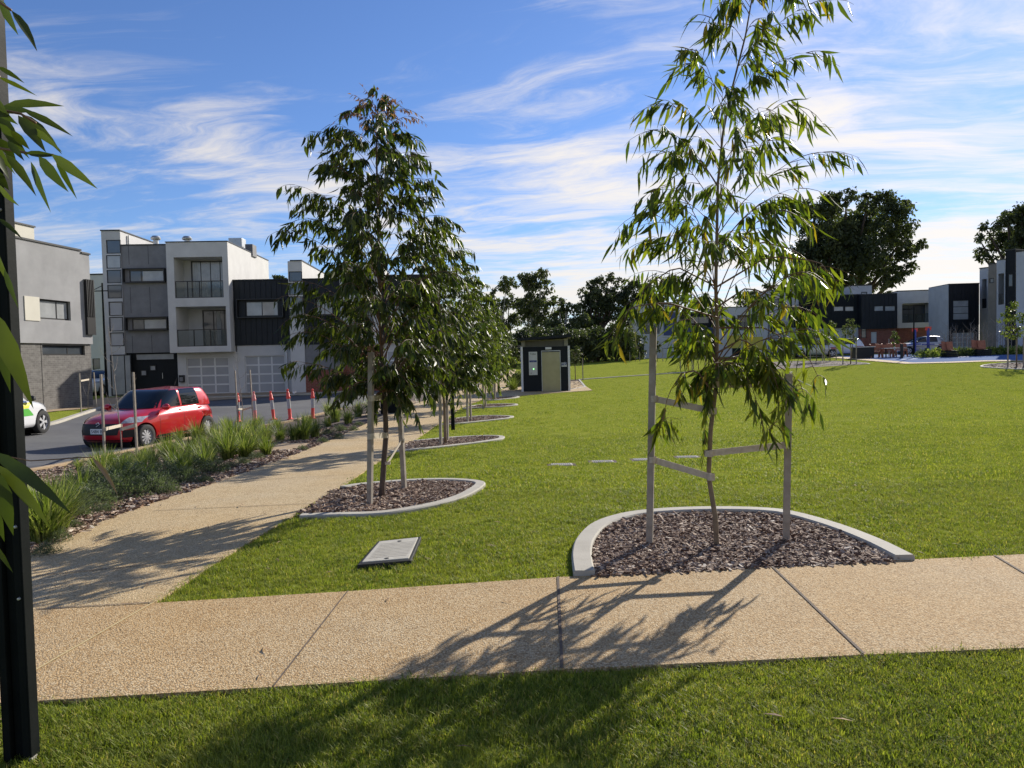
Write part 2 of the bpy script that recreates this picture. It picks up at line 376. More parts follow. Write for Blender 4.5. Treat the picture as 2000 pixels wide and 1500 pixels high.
def sheet(name, poly, mat, dz, label=None, kind='structure', skirt=0.0, parent=None):
    """polygon laid over the terrain, cut to the terrain's own metre grid"""
    bm = bmesh.new()
    vs = [bm.verts.new((p[0], p[1], 0)) for p in poly]
    f = bm.faces.new(vs)
    bmesh.ops.triangulate(bm, faces=[f])
    x0 = min(p[0] for p in poly); x1 = max(p[0] for p in poly); y0 = min(p[1] for p in poly); y1 = max(p[1] for p in poly)
    for k in range(math.ceil(x0), math.floor(x1)+1):
        bmesh.ops.bisect_plane(bm, geom=bm.verts[:]+bm.edges[:]+bm.faces[:], plane_co=(k,0,0), plane_no=(1,0,0), dist=1e-5)
    for k in range(math.ceil(y0), math.floor(y1)+1):
        bmesh.ops.bisect_plane(bm, geom=bm.verts[:]+bm.edges[:]+bm.faces[:], plane_co=(0,k,0), plane_no=(0,1,0), dist=1e-5)
    if skirt:
        r = bmesh.ops.extrude_edge_only(bm, edges=[e for e in bm.edges if e.is_boundary])
        ex = set(v for v in r['geom'] if isinstance(v, bmesh.types.BMVert))
    else: ex = set()
    for v in bm.verts:
        v.co.z = ter(v.co.x, v.co.y) + dz - (skirt if v in ex else 0)
    bmesh.ops.recalc_face_normals(bm, faces=bm.faces)
    me = bpy.data.meshes.new(name); bm.to_mesh(me); bm.free(); me.materials.append(mat)
    o = bpy.data.objects.new(name, me); col.objects.link(o)
    if parent: o.parent = parent
    return tag(o, label, kind=kind)
def PX(lst): return [(p.x, p.y) for p in (G(a, b) for a, b in lst)]
def smoothpoly(pts, n=6, closed=False):
    out = []; N = len(pts)
    rng = range(N if closed else N-1)
    for i in rng:
        p0 = pts[(i-1) % N] if closed or i > 0 else pts[i]; p1 = pts[i]; p2 = pts[(i+1) % N]
        p3 = pts[(i+2) % N] if closed or i+2 < N else p2
        for k in range(n):
            t = k/n
            out.append(tuple(0.5*((2*p1[c]) + (-p0[c]+p2[c])*t + (2*p0[c]-5*p1[c]+4*p2[c]-p3[c])*t*t + (-p0[c]+3*p1[c]-3*p2[c]+p3[c])*t**3) for c in (0, 1)))
    if not closed: out.append(tuple(pts[-1]))
    return out
# cross path in the foreground
nearE = PX([(-1400,1466),(-420,1407),(70,1378),(535,1350),(1095,1316),(1685,1287),(2000,1273),(3600,1202)])
farE = PX([(3600,1010),(2000,1088),(1510,1112),(1090,1133),(680,1161),(300,1184),(70,1197),(-420,1224),(-1400,1280)])
poly_path1 = nearE + farE
sheet('cross_path', poly_path1, MT['path1'], 0.022, 'orange exposed aggregate path crossing the foreground', skirt=0.06)
# long path running back to the toilet block
leftE = PX([(-420,1216),(-200,1160),(70,1081),(250,1000),(420,945),(600,880),(700,836),(760,806),(820,786),(880,769),(930,755),(965,742),(990,730),(1000,722)])
rightE = PX([(1008,722),(1002,735),(990,752),(975,765),(940,782),(900,797),(850,833),(800,868),(740,903),(680,945),(560,1018),(440,1092),(300,1184),(70,1197),(-420,1220)])
leftE = smoothpoly(leftE, 3); 
poly_path2 = leftE + rightE
sheet('long_path', poly_path2, MT['path2'], 0.018, 'straw coloured aggregate path running back beside the lawn', skirt=0.06)
apron = PX([(962,772),(975,765),(990,757),(1110,745),(1130,745),(1157,763),(1085,768),(1000,775),(940,783)])
sheet('toilet_apron', apron, MT['path2'], 0.026, 'pale concrete apron under the toilet block', skirt=0.05)
def strip(name, a, b, w, mat, dz=0.027, kind='structure'):
    a = Vector((*a, 0)); b = Vector((*b, 0)); d = (b-a).normalized(); n = Vector((-d.y, d.x, 0))*w/2
    sheet(name, [(a+n)[:2], (b+n)[:2], (b-n)[:2], (a-n)[:2]], mat, dz, kind=kind)
for (a, b, mt, wd) in [((680,1161),(535,1350),'joint',.009),((1090,1133),(1098,1315),'joint',.016),((1508,1113),(1687,1286),'joint',.016),((1942,1091),(2230,1266),'joint',.016),((300,1184),(70,1318),'jointlight',.012),((70,1197),(300,1184),'joint',.014)]:
    pa, pb = PX([a, b]); strip('path_joint', pa, pb, wd, MT[mt])
for (a, b) in [((300,1001),(612,987)),((445,943),(690,930)),((560,896),(745,892)),((650,862),(800,862)),((700,838),(850,834)),((775,802),(905,796)),((70,1130),(440,1093))]:
    pa, pb = PX([a, b]); strip('path_joint', pa, pb, 0.012, MT['joint'], 0.023)
# planting strip between the path and the road, with tan cross strips
near_kerb = PX([(-500,1010),(-200,962),(0,931),(101,914),(204,892),(355,860),(450,843),(540,829),(610,813),(660,800),(720,785),(790,768),(860,757),(930,744)])
bedpoly = near_kerb + [p for p in reversed(leftE)]
poly_plant = bedpoly
sheet('planting_bed', bedpoly, MT['mulch'], 0.008, 'mulched planting bed beside the road')
tan1 = PX([(606,866),(516,868),(400,868),(300,878),(282,886),(300,893),(380,886),(520,882),(585,880)])
sheet('gravel_strip', tan1, MT['sand'], 0.016, 'tan gravel crossing through the planting bed')
tan2 = PX([(820,785),(755,800),(690,820),(668,822),(700,812),(742,797),(790,781)])
sheet('gravel_strip', tan2, MT['sand'], 0.016, 'tan gravel crossing through the planting bed')
# kerb on the near side of the road
def kerbline(name, pts, w, h, mat, label, dz=0.0, sink=0.05, off=0.0, cat='kerb', kind='structure', parent=None, round_=0.012):
    P = [Vector((p[0], p[1], 0)) for p in pts]; vs = []; fs = []
    prof = [(-w/2, -sink), (-w/2, h-round_), (-w/2+round_, h), (w/2-round_, h), (w/2, h-round_), (w/2, -sink)]
    for i, p in enumerate(P):
        t = (P[min(i+1, len(P)-1)] - P[max(i-1, 0)]).normalized(); n = Vector((-t.y, t.x, 0))
        q = p + n*off
        for a, z in prof:
            r = q + n*a; vs.append((r.x, r.y, ter(r.x, r.y) + dz + z))
    k = len(prof)
    for i in range(len(P)-1):
        for j in range(k-1): fs.append((i*k+j, i*k+j+1, (i+1)*k+j+1, (i+1)*k+j))
    fs.append(tuple(range(k))); fs.append(tuple((len(P)-1)*k+j for j in reversed(range(k))))
    mb = MB(); mb.add(vs, fs); o = mb.build(name, mat, parent, smooth=True)
    if kind: tag(o, label, kind=kind)
    elif parent is None: tag(o, label, cat)
    return o
def densify(pts, step=0.5):
    out = []
    for a, b in zip(pts[:-1], pts[1:]):
        n = max(1, int(math.hypot(b[0]-a[0], b[1]-a[1])/step))
        for k in range(n): out.append((a[0]+(b[0]-a[0])*k/n, a[1]+(b[1]-a[1])*k/n))
    out.append(pts[-1]); return out
kerb1 = densify(smoothpoly(near_kerb[:10], 4))
kerbline('road_kerb', kerb1, 0.16, 0.07, MT['sand'], 'tan concrete kerb between road and planting bed', off=-0.1)
# road
road = PX([(-600,1030),(-200,962),(0,931),(101,914),(204,892),(355,860),(450,843),(540,829),(610,813),(660,800),(720,785),(790,768),(860,757),(930,744),(930,741),(800,757),(620,771),(440,778),(380,779),(300,785),(215,795),(155,813),(107,829),(60,838),(-100,865),(-500,935)])
sheet('road', road, MT['asphalt'], 0.01, 'grey asphalt road in front of the townhouses')
poly_road = road
farverge = PX([(-500,934),(-100,864),(60,837),(107,828),(155,812),(190,803),(183,799),(110,805),(50,812),(-300,850)])
fk = densify(smoothpoly(PX([(-500,934),(-100,864),(60,837),(107,828),(155,812),(215,795),(300,785),(380,779),(440,777),(530,774),(620,770),(800,756)]), 4))
kerbline('road_kerb', fk, 0.22, 0.09, MT['concrete'], 'pale concrete kerb on the far side of the road')
farwalk = PX([(-300,850),(50,812),(110,804),(183,798),(215,795),(300,785),(380,779),(440,777),(530,774),(620,770),(800,756),(800,748),(620,762),(400,768),(200,778),(120,796),(50,804),(-300,838)])
sheet('footpath', farwalk, MT['sand'], 0.03, 'tan footpath along the townhouses')
# kerb edged mulch beds in the lawn
beds = []
chip_regions = []
def bed(outer_px, label, w=0.13, h=0.045, chips=4000, close_on=None, n=5):
    pts = smoothpoly(PX(outer_px), n)
    c = (sum(p[0] for p in pts)/len(pts), sum(p[1] for p in pts)/len(pts))
    # orientation so that the kerb lies inside the outline
    A = sum(pts[i][0]*pts[(i+1) % len(pts)][1]-pts[(i+1) % len(pts)][0]*pts[i][1] for i in range(len(pts)))
    sgn = 1 if A > 0 else -1
    kerbline('bed_edging', pts, w, h, MT['concrete'], label, off=sgn*w/2, kind=None, cat='garden edging')
    sheet('mulch_bed', pts, MT['mulch'], 0.012, 'brown bark mulch inside the garden edging')
    beds.append(pts); chip_regions.append((pts, chips))
    return pts
B1 = bed([(1120,1131),(1117,1092),(1128,1060),(1160,1031),(1220,1012),(1300,1003),(1400,1000),(1500,1003),(1560,1012),(1640,1035),(1720,1066),(1787,1099)], 'broad curved concrete edging round the mulch of the nearest young gum', 0.15, 0.06, 9000)
B2 = bed([(585,1016),(640,1014),(750,1010),(850,993),(910,975),(944,955),(944,946),(905,941),(850,940),(780,943),(700,950),(664,956)], 'bullet shaped concrete edging round the second mulch bed by the path', 0.13, 0.045, 6000)
B3 = bed([(768,885),(860,876),(935,867),(975,861),(986,857),(980,854),(947,853),(885,856),(808,863)], 'bullet shaped concrete edging round the third mulch bed, black bollard just behind it', 0.13, 0.04, 3500)
B4 = bed([(862,831),(905,828),(955,823),(990,819),(1003,816),(998,814),(960,813),(920,815),(884,819)], 'narrow looking edging round the fourth mulch bed from the front', 0.13, 0.04, 1800)
B5 = bed([(905,799),(945,797),(985,795),(1010,792),(1006,790),(970,790),(935,792),(912,795)], 'edging round the fifth mulch bed from the front', 0.13, 0.04, 900)
B6 = bed([(940,783),(970,782),(1000,779),(1015,776),(1005,775),(975,776),(955,778)], 'edging round the farthest mulch bed, in the shade of the toilet block', 0.13, 0.04, 500)
B7 = bed([(2150,722),(2080,722),(2000,722),(1950,720),(1915,717),(1925,713),(1960,710),(2010,708),(2100,708)], 'pale edging of the mulch bed at the right edge of the lawn', 0.13, 0.05, 500)
B8 = bed([(1400,741),(1500,722),(1560,716),(1640,712),(1700,711),(1640,706),(1560,706),(1500,709),(1440,722)], 'pale edging beside the far small trees left of the blue court', 0.13, 0.04, 300)
B9 = bed([(1113,762),(1145,756),(1133,742),(1112,743)], 'edging of the small mulch bed right of the toilet block', 0.13, 0.04, 300, n=1)
# thin concrete strip across the lawn behind the toilet
k9 = densify(PX([(1130,742),(1200,737),(1290,731),(1400,723),(1500,715),(1580,709)]), 1.0)
kerbline('lawn_strip', k9, 0.22, 0.05, MT['concrete'], 'thin pale concrete mowing strip across the lawn')
k10 = densify(PX([(965,765),(985,748),(1010,730),(1020,722)]), 1.0)
# blue court
court = [(29.0,69.0),(27.7,50.9),(29.7,50.1),(32.0,49.8),(33.6,48.2),(34.7,45.6),(38.0,44.6),(44.0,47.0),(52.0,52.0),(54.0,70.0)]
sheet('court', court, MT['court'], 0.03, 'blue painted court surface beyond the lawn')
walk2 = [(29.0,69.0),(27.7,50.9),(29.7,50.1),(32.0,49.8),(33.6,48.2),(34.7,45.6),(38.0,44.6),(44.0,47.0),(52.0,52.0),(52.8,50.8),(44.6,45.7),(38.1,43.2),(33.9,44.6),(32.6,47.5),(31.4,48.6),(29.4,48.8),(26.7,50.0),(26.9,56.0),(27.8,69.0)]
sheet('court_path', walk2, MT['path2'], 0.036, 'pale concrete edge path round the blue court')
for a, b in [((1700,700),(1990,691)),((1760,703),(1900,697)),((1840,697),(1990,694))]:
    pa, pb = PX([a, b]); strip('court_line', pa, pb, 0.12, MT['line'], 0.038)
# ---------------- scattered stuff: grass tufts, mulch chips ----------------
def inpoly(P, poly):
    x = P[:, 0]; y = P[:, 1]; r = np.zeros(len(P), bool); n = len(poly)
    for i in range(n):
        x0, y0 = poly[i]; x1, y1 = poly[(i+1) % n]
        c = ((y0 > y) != (y1 > y)) & (x < (x1-x0)*(y-y0)/((y1-y0) if y1 != y0 else 1e-12)+x0)
        r ^= c
    return r
def scatter(name, P, rot, scl, protos, label):
    me = bpy.data.meshes.new(name); me.vertices.add(len(P)); me.vertices.foreach_set('co', np.asarray(P, np.float32).ravel())
    a = me.attributes.new('rot', 'FLOAT_VECTOR', 'POINT'); a.data.foreach_set('vector', np.asarray(rot, np.float32).ravel())
    a = me.attributes.new('scl', 'FLOAT', 'POINT'); a.data.foreach_set('value', np.asarray(scl, np.float32))
    o = bpy.data.objects.new(name, me); col.objects.link(o); tag(o, label, kind='stuff')
    ng = bpy.data.node_groups.new(name, 'GeometryNodeTree')
    ng.interface.new_socket('Geometry', in_out='INPUT', socket_type='NodeSocketGeometry'); ng.interface.new_socket('Geometry', in_out='OUTPUT', socket_type='NodeSocketGeometry')
    gi = ng.nodes.new('NodeGroupInput'); go = ng.nodes.new('NodeGroupOutput'); ip = ng.nodes.new('GeometryNodeInstanceOnPoints')
    gj = ng.nodes.new('GeometryNodeGeometryToInstance')
    for p in protos:
        oi = ng.nodes.new('GeometryNodeObjectInfo'); oi.inputs['Object'].default_value = p; oi.inputs['As Instance'].default_value = False
        ng.links.new(oi.outputs['Geometry'], gj.inputs[0])
    na = ng.nodes.new('GeometryNodeInputNamedAttribute'); na.data_type = 'FLOAT_VECTOR'; na.inputs[0].default_value = 'rot'
    nb = ng.nodes.new('GeometryNodeInputNamedAttribute'); nb.data_type = 'FLOAT'; nb.inputs[0].default_value = 'scl'
    L = ng.links.new
    L(gi.outputs[0], ip.inputs['Points']); L(gj.outputs[0], ip.inputs['Instance']); ip.inputs['Pick Instance'].default_value = True
    L(na.outputs[0], ip.inputs['Rotation']); L(nb.outputs[0], ip.inputs['Scale']); L(ip.outputs[0], go.inputs[0])
    md = o.modifiers.new('scatter', 'NODES'); md.node_group = ng
    return o
def proto(name, mb, mats):
    o = mb.build(name, mats); col.objects.unlink(o); return o
rg = random.Random(5)
def grassmat():
    m = bpy.data.materials.new('grass blades'); m.use_nodes = True; t = NT(m.node_tree)
    a = t.n('ShaderNodeAttribute', attribute_name='rnd'); tc = t.n('ShaderNodeNewGeometry')
    n = t.noise(tc.outputs['Position'], 1.3, 4, 0.6); n2 = t.noise(tc.outputs['Position'], 7.0, 3, 0.6)
    c = t.ramp(a.outputs['Fac'], [(0.0, (0.065,0.10,0.018)), (0.5, (0.15,0.20,0.032)), (0.82, (0.26,0.30,0.06)), (0.88, (0.36,0.31,0.13)), (1.0, (0.48,0.38,0.22))])
    c = t.mix(t.math('MULTIPLY', t.ramp(n, [(0.4, (0,0,0)), (0.68, (1,1,1))]), 0.35), c, (0.29,0.30,0.075))
    c = t.mix(t.math('MULTIPLY', t.ramp(n2, [(0.35, (1,1,1)), (0.5, (0,0,0))]), 0.25), c, (0.14,0.18,0.03)); c = t.mix(1.0, c, (1.22, 1.18, 0.92), 'MULTIPLY')
    p = t.n('ShaderNodeBsdfPrincipled', inp={'Base Color': c, 'Roughness': 0.55, 'Specular IOR Level': 0.25})
    tr = t.n('ShaderNodeBsdfTranslucent', inp={'Color': t.mix(1.0, c, (1.5, 1.55, 0.8), 'MULTIPLY')})
    n3 = t.noise(tc.outputs['Position'], 0.9, 6, 0.7); c = c
    mx = t.n('ShaderNodeMixShader', inp={0: 0.42, 1: p.outputs[0], 2: tr.outputs[0]})
    t.n('ShaderNodeOutputMaterial', inp={0: mx.outputs[0]}); return m
MT['blade'] = grassmat()
def tuft(n, spread, h, wd, lean=0.9):
    mb = MB()
    for i in range(n):
        a = rg.uniform(0, 6.283); r = spread*math.sqrt(rg.random()); b = rg.uniform(0, 6.283)
        x, y = r*math.cos(a), r*math.sin(a); hh = h*rg.uniform(0.45, 1.15); ln = hh*rg.uniform(0.15, lean)
        dx, dy = math.cos(b), math.sin(b); w_ = wd*rg.uniform(0.6, 1.2)/2; sx, sy = -dy*w_, dx*w_
        p0 = (x, y, -0.005); m1 = (x+dx*ln*0.35, y+dy*ln*0.35, hh*0.6); p2 = (x+dx*ln, y+dy*ln, hh)
        mb.add([(p0[0]-sx, p0[1]-sy, p0[2]), (p0[0]+sx, p0[1]+sy, p0[2]), (m1[0]+sx*.8, m1[1]+sy*.8, m1[2]), (m1[0]-sx*.8, m1[1]-sy*.8, m1[2]), p2], [(0,1,2,3), (3,2,4)], 0, rg.random())
    return mb
tufts_near = [proto('tuft_near', tuft(20, 0.035, 0.024, 0.0032, 1.5), MT['blade']) for _ in range(5)]
tufts_far = [proto('tuft_far', tuft(26, 0.09, 0.028, 0.007, 1.3), MT['blade']) for _ in range(4)]
edge_tufts = tufts_near
lid_poly = PX([(698,1106),(738,1060),(823,1050),(800,1096)])
lids = [(1097,908),(1177,902),(1258,898),(1343,893)]
excl = [poly_path1, poly_path2, apron, poly_plant, poly_road, farverge, farwalk, lid_poly, court, walk2] + beds
npr = np.random.RandomState(3)
def lawnpts(y0, y1, dens, kx=0.78, mg=1.2, dm=None):
    xm = y1*kx+mg; n = int((y1-y0)*2*xm*dens)
    P = np.stack([npr.uniform(-xm, xm, n), npr.uniform(y0, y1, n)], 1)
    P = P[np.abs(P[:, 0]) < P[:, 1]*kx+mg]
    k = np.ones(len(P), bool)
    for e in excl: k &= ~inpoly(P, e)
    for (lx, ly) in lids:
        q = G(lx, ly); k &= ~((np.abs(P[:, 0]-q.x) < 0.25) & (np.abs(P[:, 1]-q.y) < 0.16))
    return P[k]
def lay(P, protos, s0, s1, name, label, tilt=0.15, dz=0.0):
    Z = np.array([ter(x, y) for x, y in P]); pts = np.column_stack([P, Z+dz])
    rot = np.column_stack([npr.uniform(-tilt, tilt, len(P)), npr.uniform(-tilt, tilt, len(P)), npr.uniform(0, 6.283, len(P))])
    # patchy height
    f = 0.5+0.5*np.sin(P[:, 0]*2.3+1.3*np.sin(P[:, 1]*1.7))*np.sin(P[:, 1]*2.9+np.cos(P[:, 0]*1.1))
    scl = (npr.uniform(s0, s1, len(P)))*(0.8+0.4*f)
    return scatter(name, pts, rot, scl, protos, label)
lay(lawnpts(1.6, 4.2, 1500, mg=2.6), tufts_near, 0.8, 1.5, 'grass', 'short green turf blades in the foreground')
lay(lawnpts(4.2, 8.5, 700, mg=2.6), tufts_near, 0.9, 1.5, 'grass', 'short green turf blades beyond the cross path')
lay(lawnpts(8.5, 16, 130, mg=3), tufts_far, 0.8, 1.2, 'grass', 'short green turf of the middle lawn')
P34 = lawnpts(16, 60, 24); P34 = P34[npr.rand(len(P34)) < np.clip(1.3-P34[:, 1]/44, 0, 1)]
lay(P34, tufts_far, 1.0, 1.6, 'grass', 'short green turf of the farther lawn')
# chips
MT['chip'] = leafmat('bark chip', (0.08,0.04,0.024), (0.30,0.19,0.125), (0.62,0.50,0.38), 0.0, (0.80,0.74,0.64), 0.85)
def chip(seed):
    q = random.Random(seed); mb = MB()
    for i in range(7):
        L = q.uniform(0.016, 0.05); W = L*q.uniform(0.10, 0.26); H = q.uniform(0.002, 0.006)
        a = q.uniform(0, 6.28); tl = q.uniform(-0.28, 0.28); c = Vector((q.uniform(-.035,.035), q.uniform(-.035,.035), q.uniform(0.0,.008)))
        Mx = Matrix.Rotation(a, 3, 'Z') @ Matrix.Rotation(tl, 3, 'Y') @ Matrix.Rotation(q.uniform(-.6,.6), 3, 'X')
        vs = [c + Mx @ Vector((sx*L*q.uniform(.7,1), sy*W*q.uniform(.6,1), sz*H)) for sz in (-1,1) for (sx, sy) in ((-1,-1),(1,-1),(1,1),(-1,1))]
        mb.add(vs, [(0,3,2,1),(4,5,6,7),(0,1,5,4),(1,2,6,5),(2,3,7,6),(3,0,4,7)], 0, q.random())
    return mb
chips = [proto('bark_chip', chip(k), MT['chip']) for k in range(7)]
CP = []
for pts, n in chip_regions:
    a = np.array(pts); lo = a.min(0); hi = a.max(0); P = np.column_stack([npr.uniform(lo[0], hi[0], n*2), npr.uniform(lo[1], hi[1], n*2)])
    P = P[inpoly(P, pts)]
    # keep clear of the edging
    d = np.min(np.hypot(P[:, 0][:, None]-a[:, 0], P[:, 1][:, None]-a[:, 1]), 1) if len(pts) else 9
    CP.append(P[d > 0.17])
lay(np.concatenate(CP), chips, 0.8, 1.4, 'mulch', 'brown and grey bark chips of the tree beds', 0.3, 0.012)
litter_mb = [MB() for _ in range(3)]
for k_, m_b in enumerate(litter_mb):
    a_ = 0.045; m_b.add([(-a_,0,.004),(0,.007,.010),(a_,.004*k_,.005),(0,-.007,.010)], [(0,1,3),(1,2,3)], 0, .3+.3*k_)
MT['litter'] = leafmat('fallen leaf', (.10,.05,.03), (.24,.15,.08), (.34,.22,.12), 0.0, (.4,.3,.2), .8)
lits = [proto('fallen_leaf', m_b, MT['litter']) for m_b in litter_mb]
PL = np.concatenate([np.column_stack([npr.uniform(-6, 5, 150), npr.uniform(2.5, 14, 150)]), np.column_stack([npr.normal(-2.2, 1.4, 60), npr.normal(7.2, 1.6, 60)])])
PL = PL[(np.abs(PL[:, 0]) < PL[:, 1]*.9+1)]
lay(PL, lits, 0.6, 1.1, 'leaf_litter', 'scattered fallen gum leaves on paths and lawn', 0.2, 0.026)
P = np.column_stack([npr.uniform(-9, 1, 60000), npr.uniform(4, 22, 60000)]); P = P[inpoly(P, poly_plant)]; P = P[(npr.rand(len(P)) < np.clip(9.0/P[:, 1], 0, 1)**2)]
for e in (tan1, tan2): P = P[~inpoly(P, e)]
lay(P, chips, 0.9, 1.6, 'mulch', 'dark bark mulch and litter of the planting bed', 0.3, 0.008)
# ---------------- foliage ----------------
def leaf(mb, base, d, side, L, W, curl, av, fold=0.35):
    """one curved lance shaped leaf"""
    d = d.normalized(); side = (side - d*side.dot(d))
    if side.length < 1e-4: side = d.orthogonal()
    side.normalize(); n = d.cross(side)
    T_ = (0.0, 0.18, 0.42, 0.7, 1.0); Wd = (0.0, 0.78, 1.0, 0.6, 0.0)
    vs = []; idx = []
    for t, w_ in zip(T_, Wd):
        c = base + d*(L*t) + side*(curl*L*t*t) - n*(0.10*L*t*t)
        if w_ == 0: idx.append((len(vs),)); vs.append(c)
        else:
            h = W*w_/2; o = len(vs); vs += [c - side*h + n*h*fold, c, c + side*h + n*h*fold]; idx.append((o, o+1, o+2))
    fs = []
    for a, b in zip(idx[:-1], idx[1:]):
        if len(a) == 1: fs += [(a[0], b[1], b[0]), (a[0], b[2], b[1])]
        elif len(b) == 1: fs += [(a[0], a[1], b[0]), (a[1], a[2], b[0])]
        else: fs += [(a[0], a[1], b[1], b[0]), (a[1], a[2], b[2], b[1])]
    mb.add(vs, fs, 0, av)
def env(tab, y):
    if y <= tab[0][0]: return tab[0][1:]
    for (a, b) in zip(tab[:-1], tab[1:]):
        if a[0] <= y <= b[0]:
            t = (y-a[0])/(b[0]-a[0]); return (a[1]+(b[1]-a[1])*t, a[2]+(b[2]-a[2])*t)
    return tab[-1][1:]
def interp(pts, t):
    """pts list of Vector, t 0..1"""
    f = t*(len(pts)-1); i = min(int(f), len(pts)-2); return pts[i].lerp(pts[i+1], f-i)
def gum(name, label, group, trunk_px, Y, r0, envtab, nb, leafL, leafW, lmat, bmat, seed, leaves=9, twigs=6, redtop=0.0, extra=(), zlow_px=None, dense_low=1.0, simple=False, thin=.3, irr=.72, rfac=1.0):
    q = random.Random(seed)
    base = G(*trunk_px[0]) if Y is None else at(*trunk_px[0], Y)
    Y = base.y
    tr = [at(x, y, Y + (k*0.03*q.uniform(-1, 1))) for k, (x, y) in enumerate(trunk_px)]
    tr[0] = base.copy()
    root = thing(name, label, 'tree', base, 0, group)
    L = lambda p: p - base
    zt = tr[-1].z; zb = tr[0].z
    mt = MB(); n = len(tr)
    sp = [interp(tr, k/(3*(n-1))) for k in range(3*(n-1)+1)]
    rad = [r0*(1 - 0.93*(p.z-zb)/(zt-zb))**0.85 + 0.002 for p in sp]; rad[0] = r0*1.35
    mt.tube([L(p) + Vector((0,0,-0.03 if k == 0 else 0)) for k, p in enumerate(sp)], rad, 8)
    mt.build('trunk', bmat, root, smooth='all')
    def trunk_at(z):
        for a, b in zip(tr[:-1], tr[1:]):
            if a.z <= z <= b.z: return a.lerp(b, (z-a.z)/max(1e-6, b.z-a.z))
        return tr[-1].copy() if z > zt else tr[0].copy()
    mbr = MB(); ml = MB(); mred = MB()
    # world z <-> env
    def pix_at(z):  # photo row of height z at the trunk
        lo, hi = -400, 1400
        for _ in range(24):
            m = (lo+hi)/2
            if at(trunk_px[-1][0], m, Y).z > z: lo = m
            else: hi = m
        return (lo+hi)/2
    ztop = at(trunk_px[-1][0], envtab[0][0], Y).z; zlow = at(trunk_px[0][0], envtab[-1][0], Y).z
    crown0 = at(trunk_px[0][0], zlow_px if zlow_px else envtab[-1][0]-60, Y).z
    def reach(z, az):
        y = pix_at(z); xl, xr = env(envtab, y); c = trunk_at(z)
        xc = at(0, y, Y).x; Lx = at(xl, y, Y).x; Rx = at(xr, y, Y).x
        rl = max(0.05, c.x-Lx); rr = max(0.05, Rx-c.x)
        ca = math.cos(az); m = (rl+rr)/2
        return (rr if ca > 0 else rl)*abs(ca) + m*(1-abs(ca))
    def twig(p, d, ln, nl, red):
        pts = [p]; dd = d.normalized(); 
        for k in range(4):
            dd = (dd + Vector((0,0,-0.22)) + Vector((q.uniform(-.15,.15), q.uniform(-.15,.15), 0))).normalized(); pts.append(pts[-1] + dd*ln/4)
        if not simple or q.random() < 0.4: mbr.tube([L(x) for x in pts], [0.0028*(leafL/0.16)*1.2, 0.0024, 0.002, 0.0015, 0.001], 4 if not simple else 3, cap=False)
        for k in range(nl):
            t = 0.15 + 0.85*(k+q.random()*0.5)/nl; b = interp(pts, min(1, t))
            out = (dd*0.55 + Vector((q.uniform(-.6,.6), q.uniform(-.6,.6), -1.0 + q.uniform(-.2,.5)))).normalized()
            if q.random() < 0.12: out = (dd + Vector((q.uniform(-.5,.5), q.uniform(-.5,.5), q.uniform(-.2,.5)))).normalized()
            sd = Vector((q.uniform(-1,1), q.uniform(-1,1), q.uniform(-.3,.3)))
            s = q.uniform(0.65, 1.2)
            if red: leaf(mred, L(b), out, sd, leafL*0.4*s, leafW*0.5*s, q.uniform(-.3,.3), q.random())
            else: leaf(ml, L(b), out, sd, leafL*s, leafW*s*q.uniform(.8,1.15), q.uniform(-.28,.28), q.random())
    ga = 2.39996; az = q.uniform(0, 6)
    for k in range(nb):
        f = (k+0.5)/nb; f = f**(1.0/dense_low)
        z1 = zlow + (ztop-zlow)*f
        az += ga + q.uniform(-.3,.3)
        dirv = Vector((math.cos(az), math.sin(az), 0))
        rr = rfac*reach(z1, az)*(q.uniform(irr, 1.0) if k % 3 else q.uniform(.9, 1.03))
        z1b = z1 + min(0.25*leafL/0.16, 0.12*rr+0.05) + q.uniform(-.1,.1)*irr
        z0 = max(crown0 + 0.02, min(z1b - rr*0.75, zt-0.1)); z0 = min(z0, zt-0.05)
        p0 = trunk_at(z0); c1 = trunk_at(z1b); 
        p3 = Vector((c1.x, c1.y, 0)) + dirv*rr + Vector((0, 0, z1b))
        rise = max(z1b, z0)+q.uniform(-.08,.2)*rr+ (0.12*rr if z1b < z0+0.2 else 0)
        p1 = p0 + dirv*rr*0.3 + Vector((0,0,(rise-z0)*0.55)); p2 = p0.lerp(p3, 0.68); p2.z = rise
        pts = []
        for i in range(9):
            t = i/8; pts.append(p0*(1-t)**3 + p1*3*t*(1-t)**2 + p2*3*t*t*(1-t) + p3*t**3)
        rb = max(0.003, r0*0.33*(1-(z0-zb)/(zt-zb))+0.0015)
        mbr.tube([L(x) for x in pts], [rb*(1-0.8*i/8) for i in range(9)], 5, cap=False)
        red = redtop > 0 and f > 1-redtop
        nt = max(2, int(twigs*(1.15-thin*f*1.2)*(0.5+rr/max(0.3, (zt-zb)*0.22))))
        for j in range(nt):
            t = 0.22 + 0.78*(j+q.random())/nt; b = interp(pts, min(1, t))
            tang = (interp(pts, min(1, t+0.1)) - interp(pts, max(0, t-0.1))).normalized()
            sd = Vector((-dirv.y, dirv.x, 0))*q.choice((-1, 1))
            d = tang*0.8 + sd*q.uniform(0.2, 0.9) + Vector((0,0,q.uniform(-.25,.35)))
            twig(b, d, q.uniform(0.55, 1.1)*min(0.42, 0.30*rr+0.08)*(leafL/0.16), leaves, red and q.random() < 0.85)
        twig(pts[-1], pts[-1]-pts[-2], leafL*1.6, max(3, leaves//2), red)
